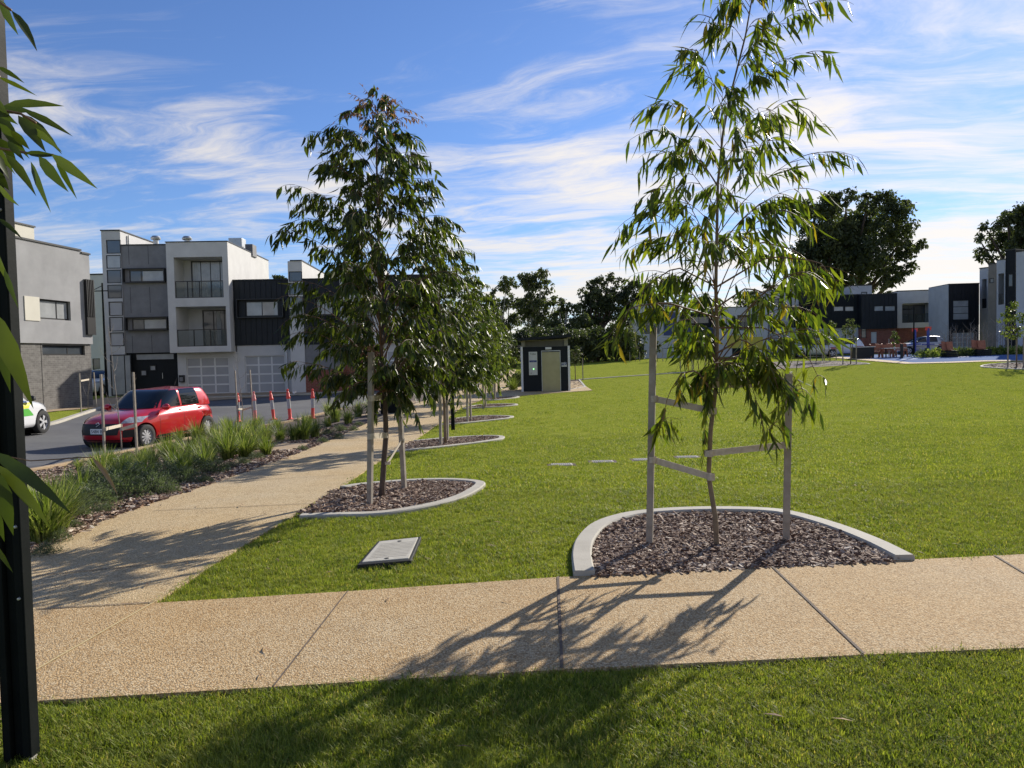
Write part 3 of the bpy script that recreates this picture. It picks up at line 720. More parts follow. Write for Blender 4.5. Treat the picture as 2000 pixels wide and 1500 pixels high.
    for pl in extra:   # hand placed branches: pixel polyline, depth offset, leaf count
        pts = [at(x, y, Y+pl[1]) for x, y in pl[0]]
        pts = [interp(pts, k/10) for k in range(11)]
        mbr.tube([L(x) for x in pts], [0.008*(1-0.8*i/10) for i in range(11)], 5, cap=False)
        for k in range(pl[2]):
            t = 0.3 + 0.7*q.random(); b = interp(pts, t)
            twig(b, Vector((q.uniform(-1,1), q.uniform(-1,1), q.uniform(-.6,.2))), leafL*q.uniform(.5, 1.1), 4, False)
    if redtop:  # wispy leader shoots
        for k in range(10):
            p = trunk_at(zt - q.uniform(0, 0.35)); d = Vector((q.uniform(-.6,.6), q.uniform(-.6,.6), 1.0)); twig(p, d*1.0, 0.4, 14, True)
    mbr.build('branches', MT['twig'], root, smooth='all')
    o_ = len(ml.v); ml.v += mred.v; ml.f += [tuple(i+o_ for i in f) for f in mred.f]; ml.m += [1]*len(mred.f); ml.a += mred.a
    ml.build('foliage', [lmat, MT['leafred']], root, smooth='all')
    return root
def stake(px_base, px_top, label, group, w=0.05, Y=None, mat='timber'):
    b = G(*px_base) if Y is None else at(*px_base, Y); t = at(*px_top, b.y)
    mb = MB(); mb.bar(Vector((0,0,-0.05)), t-b, w, w, up=Vector((0.3,1,0)))
    o = mb.build('tree_stake', MT[mat], loc=b, bevel=0.003); return tag(o, label, 'stake', group)
def tie(a, b, Y1, Y2, label, wd=0.05):
    p = at(*a, Y1); r = at(*b, Y2); mb = MB(); d = r-p
    # flat band with a loop at each end
    mb.bar(Vector((0,0,0)), d, 0.006, wd)
    dn = d.normalized()
    for c, rr in ((Vector((0,0,0)), 0.036), (d, 0.032)):
        ring = [c + Vector((math.cos(t)*rr, math.sin(t)*rr, 0)) + (dn*-rr*0.2) for t in np.linspace(0, 2*math.pi, 13)]
        vs = [x + Vector((0,0,s*wd/2)) for x in ring for s in (-1,1)]
        mb.add(vs, [(2*i, 2*i+2, 2*i+3, 2*i+1) for i in range(12)])
    o = mb.build('tree_tie', MT['webbing'], loc=p); return tag(o, label, 'tree tie', 'webbing ties holding the young trees')
# nearest young gum
T1Y = G(1400,1072).y
env1 = [(-60,1400,1520),(0,1385,1555),(60,1365,1572),(100,1318,1580),(200,1292,1592),(260,1262,1600),(300,1240,1665),(345,1236,1612),(400,1212,1605),(440,1208,1625),(500,1232,1632),(560,1212,1645),(610,1192,1655),(660,1235,1640),(700,1340,1625),(760,1420,1605),(820,1440,1590),(860,1470,1570)]
gum('young_gum_tree', 'tall airy young gum with long yellow green leaves between two stakes in the nearest bed', 'young gum trees along the park',
    [(1400,1072),(1397,1010),(1384,930),(1388,840),(1398,760),(1401,650),(1398,560),(1402,360),(1412,260),(1428,180),(1456,70),(1475,-40)], None, 0.019, env1, 62, 0.172, 0.030, MT['leaf1'], MT['bark'], 11, leaves=7, twigs=7, thin=.45, irr=.55, rfac=.93,
    extra=[([(1388,760),(1360,722),(1330,730),(1305,770),(1292,830)], -0.05, 9), ([(1300,800),(1285,850)], 0.0, 5), ([(1400,700),(1470,700),(1530,740),(1540,800),(1500,840)], -0.15, 16), ([(1400,640),(1500,640),(1580,700),(1600,740)], 0.1, 12), ([(1400,620),(1300,590),(1230,600),(1208,650)], -0.1, 13), ([(1400,560),(1500,500),(1600,510),(1640,560)], -0.2, 13), ([(1400,690),(1450,660),(1500,700),(1520,760)], -0.25, 14), ([(1405,520),(1480,470),(1560,490),(1600,560)], .15, 14), ([(1400,600),(1460,560),(1540,590),(1570,680)], .3, 15), ([(1400,720),(1480,690),(1560,740),(1580,800)], .2, 14), ([(1400,560),(1320,520),(1260,560),(1240,610)], .2, 12)], zlow_px=720, dense_low=1.15)
stake((1268,1068), (1276,640), 'grey timber stake left of the nearest young gum', 'timber tree stakes', 0.052)
stake((1535,1062), (1541,730), 'grey timber stake right of the nearest young gum', 'timber tree stakes', 0.052)
sy1 = G(1268,1068).y; sy2 = G(1535,1062).y
tie((1278,779),(1394,803), sy1, T1Y, 'upper webbing tie from the left stake to the nearest gum trunk')
tie((1275,898),(1390,932), sy1, T1Y, 'lower webbing tie from the left stake to the nearest gum trunk')
tie((1386,885),(1537,869), T1Y, sy2, 'lower webbing tie from the nearest gum trunk to the right stake')
tie((1396,751),(1540,751), T1Y, sy2, 'upper webbing tie from the nearest gum trunk to the right stake')
# dense second gum
env2 = [(195,715,765),(230,660,800),(270,635,825),(300,605,845),(340,605,850),(400,572,905),(450,545,905),(480,545,925),(540,560,930),(600,545,905),(650,550,915),(700,562,925),(750,595,915),(795,640,855),(830,735,850)]
gum('young_gum_tree', 'dense dark young gum with a wispy reddish tip, in the bullet shaped second bed', 'young gum trees along the park',
    [(745,975),(750,900),(754,850),(752,780),(746,700),(742,600),(740,500),(738,400),(735,300),(738,215)], None, 0.032, env2, 132, 0.135, 0.032, MT['leaf2'], MT['barkdark'], 23, leaves=9, twigs=7, irr=.5, rfac=.9, redtop=0.10, zlow_px=770, dense_low=1.12)
stake((722,990), (725,688), 'grey stake in front of the dense dark gum', 'timber tree stakes', 0.052)
stake((790,958), (775,690), 'leaning grey stake behind the dense dark gum', 'timber tree stakes', 0.052)
tie((724,852),(752,850), G(722,990).y, G(745,975).y, 'crumpled tie between the dense gum and its front stake', 0.06)
tie((726,778),(750,776), G(722,990).y, G(745,975).y, 'higher crumpled tie on the front stake of the dense gum', 0.06)
tie((785,860),(757,905), G(790,958).y, G(745,975).y, 'slack tie between the dense gum and its rear stake', 0.03)
# trees further along the row
rows = [((870,868), [(870,868),(868,800),(862,700),(858,600),(856,500)], [(480,830,890),(530,800,930),(600,790,960),(680,800,965),(740,810,960),(790,850,945)], 80, .15, .044, 'leaf2', 31, 'second gum back along the path, black bollard beside its bed'),
        ((914,824), [(914,824),(912,760),(905,650),(900,560)], [(535,880,925),(580,860,955),(650,850,975),(720,850,985),(775,870,960)], 80, .16, .048, 'leaf3', 32, 'yellowish gum third back along the path'),
        ((945,797), [(945,797),(944,740),(940,660),(938,590)], [(570,920,950),(620,895,972),(690,890,990),(745,900,990),(765,920,975)], 70, .17, .054, 'leaf3', 33, 'yellowish gum fourth back along the path'),
        ((965,781), [(965,781),(965,730),(964,670),(962,620)], [(610,950,970),(650,935,990),(700,930,1000),(745,940,995)], 50, .18, .06, 'leaf3', 34, 'small gum farthest back in the row beside the toilet block')]
for (b, tp, ev, nb, lL, lW, lm, sd, lab) in rows:
    gum('young_gum_tree', lab, 'young gum trees along the park', tp, None, 0.03, ev, nb, lL, lW, MT[lm], MT['bark'], sd, leaves=8, twigs=6, zlow_px=ev[-1][0]-40, simple=True)
for (b, t, lab) in [((861,872),(858,700),'stake in front of the second gum back along the path'),((874,862),(872,700),'stake behind the second gum back along the path'),((913,826),(911,700),'stake beside the yellowish gum third back'),((920,822),(916,705),'stake behind the yellowish gum third back'),((944,799),(942,700),'stake beside the fourth gum back'),((949,796),(947,705),'stake behind the fourth gum back'),((963,782),(962,705),'stake beside the small farthest gum'),((967,781),(966,708),'stake behind the small farthest gum')]:
    stake(b, t, lab, 'timber tree stakes')
# bare saplings in the planting bed
def sapling(trunk, Y, label, seed, nbr=9, reach=0.42):
    q = random.Random(seed); base = G(*trunk[0]) if Y is None else at(*trunk[0], Y)
    pts = [at(x, y, base.y)-base for x, y in trunk]; pts[0] = Vector((0,0,-0.05))
    root = thing('bare_sapling', label, 'sapling', base, 0, 'bare saplings in the planting bed')
    mb = MB(); mb.tube(pts, [0.016*(1-0.85*i/(len(pts)-1)) for i in range(len(pts))], 6); mb.build('trunk', MT['bare'], root, smooth='all')
    br = MB(); az = 0
    for k in range(nbr):
        t = 0.28 + 0.66*k/nbr; p = interp(pts, t); az += 2.4+q.uniform(-.4,.4); l = reach*(1.15-t)*q.uniform(.7,1.3)
        d = Vector((math.cos(az), math.sin(az), 0)); cv = [p, p+d*l*0.5+Vector((0,0,l*0.25)), p+d*l*0.95+Vector((0,0,l*0.9)), p+d*l*1.1+Vector((0,0,l*1.5))]
        br.tube([interp(cv, i/6) for i in range(7)], [0.006*(1-.75*i/6) for i in range(7)], 4)
        for m in range(3):
            b = interp(cv, 0.35+0.2*m); e = b+Vector((q.uniform(-1,1), q.uniform(-1,1), 0.9))*l*0.25; br.tube([b, e], [0.003, 0.0015], 3)
    br.build('branches', MT['bare'], root, smooth='all'); return root
sapling([(238,884),(236,850),(228,780),(221,720),(215,660),(211,636)], None, 'bare sapling in front of the red car between two stakes', 3, 11)
sapling([(474,822),(473,790),(468,750),(463,715),(460,685)], None, 'bare sapling beside the red and white bollards', 4, 9)
sapling([(172,800),(172,770),(176,740),(180,700)], None, 'thin bare sapling on the verge by the grey brick wall', 5, 5)
for (b, t, lab) in [((205,899),(197,731),'pale stake left of the bare sapling in front of the red car'),((268,890),(260,727),'pale stake right of the bare sapling in front of the red car'),((465,826),(459,724),'thin stake left of the sapling by the bollards'),((495,822),(488,722),'dark stake right of the sapling by the bollards'),((159,810),(155,729),'stake on the verge in front of the grey brick wall'),((189,799),(183,727),'stake at the corner of the grey brick house')]:
    stake(b, t, lab, 'timber tree stakes', 0.042)
ys = G(205,899).y
tie((205,838),(236,831), ys, G(238,884).y, 'pale tie from the left stake to the sapling by the red car', 0.07)
tie((238,838),(263,831), G(238,884).y, ys, 'pale tie from the sapling to the right stake by the red car', 0.07)
tie((464,799),(474,799), G(465,826).y, G(474,822).y, 'pale tie left of the sapling by the bollards', 0.06)
tie((476,800),(492,796), G(474,822).y, G(495,822).y, 'pale tie right of the sapling by the bollards', 0.06)
tie((157,744),(174,741), G(159,810).y, G(172,800).y, 'pale tie on the verge sapling', 0.07)
# strappy plants and low shrubs of the planting bed
def strappy(n, h, seed, spread=0.12):
    q = random.Random(seed); mb = MB()
    for i in range(n):
        a = q.uniform(0, 6.283); r = spread*q.random(); o = Vector((r*math.cos(a), r*math.sin(a), -0.02)); b = a+q.uniform(-.7,.7)
        d = Vector((math.cos(b), math.sin(b), 0)); L = h*q.uniform(.6,1.2); ln = q.uniform(.1,.85); w_ = q.uniform(.005,.010); s = Vector((-d.y, d.x, 0))*w_
        vs = []; 
        for k in range(5):
            t = k/4; c = o + d*(L*ln*t**1.7) + Vector((0,0,L*(t - 0.42*ln*t*t*1.2))); ww = (1-t**2.2)*1.0+0.04
            vs += [c - s*ww, c + s*ww]
        mb.add(vs, [(2*k, 2*k+1, 2*k+3, 2*k+2) for k in range(4)], 0, q.random())
    return mb
def shrubmb(n, r, h, seed, lw=0.008, ll=0.05):
    q = random.Random(seed); mb = MB()
    for i in range(n):
        a = q.uniform(0, 6.283); u = q.random()**0.5; z = q.random(); lump = 1+0.22*math.sin(3*a+seed)+0.15*math.sin(5*a+2*seed)
        rr = r*u*lump*math.sqrt(max(0.05, 1-z*z)); p = Vector((rr*math.cos(a), rr*math.sin(a), h*z*(0.6+0.4*q.random())*(1+0.2*math.sin(4*a))))
        d = Vector((math.cos(a)*.6+q.uniform(-.5,.5), math.sin(a)*.6+q.uniform(-.5,.5), q.uniform(.2,1.2))).normalized()
        s = d.orthogonal().normalized()*lw*q.uniform(.6,1.2); s.rotate(Matrix.Rotation(q.uniform(0,6), 3, d)); e = p+d*ll*q.uniform(.6,1.4)
        m_ = p.lerp(e, .5)
        mb.add([p, m_-s, e, m_+s], [(0,1,2,3)], 0, q.random())
        if i % 30 == 0: mb.tube([Vector((0,0,0)), p*0.5+Vector((0,0,.02)), p], [0.004,0.003,0.002], 3, cap=False)
    return mb
sproto = [strappy(210, 0.70, k).build('strappy_grass_plant', MT['strap'], loc=(0,0,0)) for k in range(3)]
for o in sproto: tag(o, 'clump of green strap leaved plant in the planting bed by the road', 'plant', 'strappy plants in the roadside planting bed')
hproto = [shrubmb(1700, 0.42, 0.36, k).build('groundcover_shrub', MT['shrub'], loc=(0,0,0)) for k in range(3)]
for o in hproto: tag(o, 'low grey green mounding shrub in the mulch of the roadside planting bed', 'shrub', 'low grey green shrubs in the roadside planting bed')
q = random.Random(77)
def puts(protos, lst, s0=0.8, s1=1.15):
    used = [False]*len(protos)
    for i, (x, y, s) in enumerate(lst):
        k = i % len(protos); o = protos[k] if not used[k] else protos[k].copy()
        if used[k]: col.objects.link(o)
        used[k] = True; p = G(x, y); o.location = (p.x, p.y, ter(p.x, p.y)+0.005); o.rotation_euler = (0, 0, q.uniform(0, 6.28)); c = s*q.uniform(s0, s1); o.scale = (c, c, c*q.uniform(.85, 1.1))
puts(sproto, [(90,1060,1.0),(130,1000,.7),(160,980,.7),(200,945,.8),(235,955,.7),(285,945,.7),(345,920,.8),(360,930,.7),(400,915,.9),(430,885,1.0),(460,890,1.0),(500,880,.9),(95,1050,1.0),(75,1035,.9),(112,1040,.8),(245,925,.6),(215,912,.5),(275,915,.6),(330,905,.75),(372,902,.85),(410,905,.9),(445,900,1.0),(480,895,.9),(520,890,.7),(350,868,.8),(385,862,.85),(415,858,.9),(450,856,1.0),(485,858,1.0),(520,860,.95),(548,862,.9),(575,862,.95),(592,860,.9),(615,855,.8),(440,840,.7),(500,838,.8),(540,842,.8),(600,836,.9),(640,835,.8),(655,825,.9),(680,828,.8),(700,815,1.0),(640,812,.8),(725,805,1.0),(320,890,.5),(155,922,.4),(185,915,.4),(285,900,.5),(300,908,.6),(765,795,.7),(800,779,.7),(465,872,.6),(395,882,.7)])
puts(hproto, [(150,1010,.62),(180,990,.95),(225,975,1.0),(190,960,.9),(260,955,1.0),(300,965,.85),(320,935,.9),(355,945,.8),(380,925,.85),(420,925,.6),(450,915,.5),(280,930,.8),(235,940,.8),(150,965,.9),(120,985,.8),(170,940,.7),(140,1035,.35),(90,1085,.4),(110,1060,.4),(500,898,.45),(475,908,.4),(610,852,.55),(640,850,.6),(665,843,.6),(630,865,.45),(660,858,.45),(690,842,.5),(590,880,.3),(205,1000,.4),(330,965,.5),(400,945,.4),(250,900,.5),(820,772,.5),(700,832,.4)], .62, .95)
# shrubs beside the toilet block
so = shrubmb(2200, 0.7, 0.85, 9, 0.03, 0.09).build('rounded_shrub', MT['leafbg2']); p = G(1012,755); so.location = p; tag(so, 'dark rounded shrub against the left wall of the toilet block', 'shrub')
so = strappy(240, 0.9, 12, .25).build('strappy_grass_plant', MT['strap']); so.location = G(1002,762); tag(so, 'lone clump of strap leaved plant beside the left front corner of the toilet block', 'plant')
# ---------------- buildings ----------------
class House:
    """a building whose seen face is a vertical plane; local x runs along it, y goes in behind it, z is up"""
    def __init__(s, name, label, anchor_px, Y, yaw, cat='house', group=None):
        p = at(*anchor_px, Y); s.o = Vector((p.x, p.y, 0)); s.yaw = R(yaw)
        s.eu = Vector((math.cos(s.yaw), math.sin(s.yaw), 0)); s.n = Vector((math.sin(s.yaw), -math.cos(s.yaw), 0))
        g = G(*anchor_px) if False else None
        s.o.z = ter(p.x, p.y)
        s.root = thing(name, label, cat, s.o, s.yaw, group)
        s.k = {}
    def P(s, px, py, v=0.0):
        d = ray(px, py); o = s.o - s.n*v; c = Vector((0, 0, EYE))
        t = (o - c).dot(s.n)/d.dot(s.n); p = c + d*t
        return (p - s.o).dot(s.eu), p.z - s.o.z
    def rect(s, x0, y0, x1, y1, v=0.0):
        xm = (x0+x1)/2; ym = (y0+y1)/2
        u0 = s.P(x0, ym, v)[0]; u1 = s.P(x1, ym, v)[0]; z1 = s.P(xm, y0, v)[1]; z0 = s.P(xm, y1, v)[1]
        return u0, z0, u1, z1
def holed(mb, u0, u1, z0, z1, v, D, holes, mi=0, reveal=None, top=True):
    """block with its front at v, depth D, and rectangular openings (u0,z0,u1,z1) with reveals"""
    us = sorted(set([u0, u1]+[x for h in holes for x in (h[0], h[2])])); zs = sorted(set([z0, z1]+[x for h in holes for x in (h[1], h[3])]))
    for a, b in zip(us[:-1], us[1:]):
        for c, d in zip(zs[:-1], zs[1:]):
            m = ((a+b)/2, (c+d)/2)
            if any(h[0] < m[0] < h[2] and h[1] < m[1] < h[3] for h in holes): continue
            mb.add([(a,v,c),(b,v,c),(b,v,d),(a,v,d)], [(0,1,2,3)], mi)
    for h in holes:
        rd = reveal or 0.15; a, c, b, d = h[0], h[1], h[2], h[3]
        e = h[4] if len(h) > 4 else rd
        mb.add([(a,v,c),(b,v,c),(b,v,d),(a,v,d),(a,v+e,c),(b,v+e,c),(b,v+e,d),(a,v+e,d)], [(0,4,5,1),(1,5,6,2),(2,6,7,3),(3,7,4,0)], mi)
        if len(h) > 5 and h[5]: mb.add([(a,v+e,c),(b,v+e,c),(b,v+e,d),(a,v+e,d)], [(0,1,2,3)], mi)
    mb.add([(u0,v,z0),(u0,v+D,z0),(u0,v+D,z1),(u0,v,z1)], [(0,1,2,3)], mi); mb.add([(u1,v,z0),(u1,v,z1),(u1,v+D,z1),(u1,v+D,z0)], [(0,1,2,3)], mi)
    mb.add([(u0,v,z1),(u1,v,z1),(u1,v+D,z1),(u0,v+D,z1)], [(0,1,2,3)], mi); mb.add([(u0,v,z0),(u1,v,z0),(u1,v+D,z0),(u0,v+D,z0)], [(0,3,2,1)], mi)
    mb.add([(u0,v+D,z0),(u1,v+D,z0),(u1,v+D,z1),(u0,v+D,z1)], [(0,1,2,3)], mi)
def window(root, r, v, nu=1, nz=1, glass='glass', fr=0.05, proud=0.03, frame='frame', uf=None, name='window', cross=None, curtain=None):
    """frame with mullions; the glass stands 1 cm in front of v"""
    u0, z0, u1, z1 = r; mb = MB(); a, b = v-proud, v+0.03
    mb.box(u0, a, z0, u0+fr, b, z1); mb.box(u1-fr, a, z0, u1, b, z1); mb.box(u0+fr, a, z0, u1-fr, b, z0+fr); mb.box(u0+fr, a, z1-fr, u1-fr, b, z1)
    cuts = uf if uf else [(k+1)/nu for k in range(nu-1)]
    for c in cuts: 
        x = u0+(u1-u0)*c; mb.box(x-fr*.4, a+0.006, z0+fr, x+fr*.4, b, z1-fr)
    for k in range(nz-1):
        z = z0+(z1-z0)*(k+1)/nz; mb.box(u0+fr, a+0.01, z-fr*.4, u1-fr, b, z+fr*.4)
    w = mb.build(name, MT[frame], root)
    g = MB(); g.add([(u0+fr,v-0.01,z0+fr),(u1-fr,v-0.01,z0+fr),(u1-fr,v-0.01,z1-fr),(u0+fr,v-0.01,z1-fr)], [(0,1,2,3)]); g.build('pane', MT[glass], w)
    if curtain:
        c = MB(); n = 18; x0 = u0+(u1-u0)*curtain[0]; x1 = u0+(u1-u0)*curtain[1]
        vs = []
        for k in range(n*2+1):
            x = x0+(x1-x0)*k/(n*2); yy = v-0.014-(0.006 if k % 2 else 0); vs += [(x,yy,z0+fr*1.2),(x,yy,z1-fr*1.2)]
        c.add(vs, [(2*k,2*k+2,2*k+3,2*k+1) for k in range(n*2)]); c.build('curtain', MT['glassl'], w)
    return w
def hood(root, r, v, out=0.28, t=0.05):
    u0, z0, u1, z1 = r; mb = MB()
    mb.box(u0-t, v-out, z1, u1+t, v, z1+t); mb.box(u0-t, v-out, z0-t, u1+t, v, z0); mb.box(u0-t, v-out+.002, z0, u0, v, z1); mb.box(u1, v-out+.002, z0, u1+t, v, z1)
    return mb.build('window_hood', MT['frame'], root)
def railing(root, r, v, n=4):
    u0, z0, u1, z1 = r; mb = MB()
    mb.box(u0, v-.03, z1-.05, u1, v+.03, z1); mb.box(u0, v-.025, z0, u1, v+.025, z0+.04)
    for k in range(n+1):
        x = u0+(u1-u0)*k/n; mb.box(max(u0, x-.025), v-.028, z0+.04, min(u1, x+.025), v+.028, z1-.05)
    b = mb.build('balustrade', MT['frame'], root)
    g = MB(); g.add([(u0,v,z0+.05),(u1,v,z0+.05),(u1,v,z1-.06),(u0,v,z1-.06)], [(0,1,2,3)]); g.build('glass_panel', MT['balglass'], b)
def cladding(mb, u0, u1, z0, z1, v, pitch=0.3, holes=(), rib=0.025, D=0.02):
    n = max(1, int((u1-u0)/pitch))
    for k in range(n+1):
        x = u0+(u1-u0)*k/n
        segs = [(z0, z1)]
        for h in holes:
            if h[0]-.05 < x < h[2]+.05:
                segs = [s_ for a, b in segs for s_ in ((a, min(b, h[1])), (max(a, h[3]), b)) if s_[1]-s_[0] > 0.02]
        for a, b in segs: mb.box(x-rib/2, v-0.035, a+.004, x+rib/2, v+.002, b-.004)
def garage(root, r, v, nu=3, nz=4):
    u0, z0, u1, z1 = r; mb = MB(); f = 0.09
    for k in range(nu+1): x = u0+(u1-u0)*k/nu; mb.box(max(u0, x-f/2), v-.03, z0, min(u1, x+f/2), v+.02, z1)
    for k in range(nz+1): z = z0+(z1-z0)*k/nz; mb.box(u0, v-.026, max(z0, z-f/2), u1, v+.018, min(z1, z+f/2))
    d = mb.build('garage_door', MT['alu'], root)
    g = MB(); g.add([(u0,v,z0),(u1,v,z0),(u1,v,z1),(u0,v,z1)], [(0,1,2,3)]); g.build('panel', MT['frost'], d)
m_ = bpy.data.materials.new('balustrade glass'); m_.use_nodes = True; t_ = NT(m_.node_tree)
t_.n('ShaderNodeOutputMaterial', inp={0: t_.n('ShaderNodeMixShader', inp={0: 0.35, 1: t_.n('ShaderNodeBsdfTransparent', inp={0: (0.75,0.82,0.82,1)}).outputs[0], 2: t_.n('ShaderNodeBsdfPrincipled', inp={'Base Color': (0.08,0.10,0.10,1), 'Roughness': 0.05, 'Specular IOR Level': 0.9}).outputs[0]}).outputs[0]})
MT['balglass'] = m_
def Z(x, y): return (190+x/4.287, 430+y/4.287)   # enlarged crop -> photo pixels

def townhouse(h, T, depth=8.0, full=True):
    """three storey town house: window tower, grey panels with hooded windows, white balcony box, dark cladding over a garage. T maps crop pixels to the photo"""
    r = h.root
    rc = lambda a, b, c, d, v=0.0: h.rect(*T(a, b), *T(c, d), v)
    base = 0.0
    # tower
    tw = rc(60, 90, 213, 1450); zt = h.P(*T(120, 90))[1]
    panes = [rc(75,165,195,280), rc(75,292,198,405), rc(80,415,200,528), rc(85,540,208,655)]
    low = [rc(97,682,215,800), rc(102,810,217,930), rc(107,940,226,1055)]
    mb = MB(); holed(mb, tw[0], tw[2], base, zt, 0.0, depth, [(p[0], p[1], p[2], p[3], .06) for p in panes+low])
    mb.box(tw[0]-.04, -.04, zt+.003, tw[2]+.04, depth, zt+.07, 1); tower = mb.build('stair_tower', [MT['lgrey'], MT['frame']], r)
    for i, p in enumerate(panes): window(tower, p, 0.04, 1, 1, 'glass' if i != 1 else 'glassl')
    for p in low:
        w = MB(); n = 9
        for k in range(n): z = p[1]+.05+(p[3]-p[1]-.1)*k/n; w.add([(p[0]+.05,.0,z),(p[2]-.05,.0,z),(p[2]-.05,.045,z+(p[3]-p[1]-.1)/n),(p[0]+.05,.045,z+(p[3]-p[1]-.1)/n)], [(0,1,2,3)])
        w.box(p[0],-.02,p[1],p[0]+.05,.05,p[3],1); w.box(p[2]-.05,-.02,p[1],p[2],.05,p[3],1); w.box(p[0]+.05,-.02,p[1],p[2]-.05,.05,p[1]+.05,1); w.box(p[0]+.05,-.02,p[3]-.05,p[2]-.05,.05,p[3],1)
        w.build('louvre', [MT['lgrey'], MT['frame']], tower)
    g = rc(115,1125,290,1440); window(r, (g[0], base+.05, g[2], g[3]), -0.01, 2, 1, 'glassl', 0.06, uf=[.68])
    # grey panels
    gp = rc(215, 212, 605, 1110); zt2 = h.P(*T(390, 210))[1]; zb2 = h.P(*T(420, 1110))[1]
    w1 = rc(265,418,558,515); w2 = rc(288,825,582,915)
    mb = MB(); holed(mb, tw[2], gp[2], zb2, zt2, 0.05, depth, [(*w1, .1), (*w2, .1)]); mb.box(tw[2], .0, zt2+.003, gp[2], depth-.01, zt2+.07, 1)
    for f in (.17, .58): x = tw[2]+(gp[2]-tw[2])*f; mb.box(x-.012, .046, zb2+.01, x+.012, .052, w2[1]-.35, 1); mb.box(x-.012, .046, w2[3]+.35, x+.012, .052, w1[1]-.3, 1); mb.box(x-.012, .046, w1[3]+.35, x+.012, .052, zt2-.01, 1)
    mb.build('panelled_wall', [MT['panel'], MT['frame']], r)
    for w_, cu in ((w1, (.38,.97)), (w2, (.35,.97))):
        window(r, w_, 0.12, 2, 1, 'glass', uf=[.33], curtain=cu); u0, z0, u1, z1 = w_; hood(r, (u0-.25, z0-.02, u1+.05, z1+.05), 0.05)
    # entrance
    mb = MB(); e = rc(290,1115,670,1450); mb.box(tw[2]+.003, 0.25, base, e[2], .6, zb2, 0); 
    for k in range(14): z = base+.15+k*.18; mb.box(e[0]+(e[2]-e[0])*.62, .235, z, e[2]-.1, .252, z+.12, 0)
    ent = mb.build('entrance_screen', MT['navy'], r)
    hw = rc(310,1118,632,1170); window(ent, hw, 0.23, 1, 1, 'glassl', .03)
    for s in ((350,1255,402,1305), (425,1215,480,1262)): window(ent, rc(*s), 0.23, 1, 1, 'glassl', .05)
    mb = MB(); mb.tube([(e[0]+1.7,.2,1.0),(e[0]+1.7,.2,1.35)], .015, 6); mb.build('handle', MT['steel'], ent)
    # white balcony box, standing proud of the rest
    VB = -0.75
    bx = rc(590,188,1105,1108,VB); zt3 = h.P(*T(820, 184), VB)[1]; zb3 = h.P(*T(880, 1106), VB)[1]
    o1 = rc(645,308,1052,650,VB); o2 = rc(662,722,1082,1056,VB)
    mb = MB(); holed(mb, bx[0], bx[2], zb3, zt3, VB, depth+.75, [(*o1, 1.5), (*o2, 1.9)]); mb.box(bx[0]-.03, VB-.03, zt3+.003, bx[2]+.03, depth, zt3+.06, 1); mb.build('balcony_box', [MT['white'], MT['frame']], r)
    bk = MB(); bk.add([(o1[0],VB+1.5,o1[1]),(o1[2],VB+1.5,o1[1]),(o1[2],VB+1.5,o1[3]),(o1[0],VB+1.5,o1[3])],[(0,1,2,3)]); bk.add([(o2[0],VB+1.9,o2[1]),(o2[2],VB+1.9,o2[1]),(o2[2],VB+1.9,o2[3]),(o2[0],VB+1.9,o2[3])],[(0,1,2,3)]); bk.build('balcony_back_wall', MT['lgrey'], r)
    window(r, (o1[0]+(o1[2]-o1[0])*.16, o1[1]+.02, o1[2]-.05, o1[3]-.05), VB+1.47, 4, 1, 'glass', .06, name='sliding_door', curtain=(.03,.97))
    window(r, (o2[0]+(o2[2]-o2[0])*.3, o2[1]+.02, o2[2]-.05, o2[3]-.1), VB+1.87, 3, 1, 'glass', .08, name='sliding_door', curtain=(.42,.55))
    railing(r, (o1[0]+.02, o1[1], o1[2]-.02, o1[1]+1.0), VB+.08); railing(r, (o2[0]+.02, o2[1], o2[2]-.02, o2[1]+1.0), VB+.08, 3)
    # ground floor below the box
    gw = rc(672,1105,1140,1450,.1); gd = rc(750,1150,1103,1440,.1)
    mb = MB(); mb_r = rc(1140,1045,1640,1440,0.0); gd2 = rc(1237,1135,1570,1425,0.0)
    holed(mb, e[2]+.003, bx[2]+.1, base, zb3-.003, .1, 2.0, [(gd[0], base, gd[2], gd[3], .12)])
    mb.build('garage_wall', MT['white'], r); garage(r, (gd[0], base+.03, gd[2], gd[3]), .2)
    mbx = MB(); m0 = rc(695,1297,735,1357,.1); mbx.box(m0[0], -.12, m0[1], m0[2], .1, m0[3]); mbx.box(m0[0]+.04, -.13, m0[1]+.06, m0[2]-.04, -.118, m0[3]-.12, 1); mbx.build('letterbox', [MT['frame'], MT['panel']], r)
    # dark clad storey
    ck = rc(1120,510,1612,1045,0.0); zt4 = h.P(*T(1360, 506))[1]; zb4 = h.P(*T(1380, 1046))[1]; cw = rc(1240,678,1515,805,0.0)
    mb = MB(); x1 = rc(1612,600,1641,1100)[2]
    holed(mb, bx[2]+.003, x1, zb4, zt4, 0.0, depth-.1, [(*cw, .12)]); cladding(mb, bx[2]+.03, x1, zb4, zt4, 0.0, .3, [(cw[0]-.5, cw[1]-.1, cw[2]+.4, cw[3]+.1)]); mb.box(bx[2]+.003, -.06, zt4+.003, x1, depth, zt4+.08)
    mb.build('clad_wall', MT['black'], r)
    window(r, cw, .1, 2, 1, 'glassl', .06, uf=[.5], curtain=(.5,.86)); hood(r, (cw[0]-.4, cw[1]-.05, cw[2]+.3, cw[3]+.08), 0.0, .3)
    mb = MB(); holed(mb, bx[2]+.1, x1-.003, base, zb4-.003, 0.06, 2.0, [(gd2[0], base, gd2[2], gd2[3], .14)]); mb.build('garage_wall', MT['white'], r)
    garage(r, (gd2[0], base+.03, gd2[2], gd2[3]), .18)
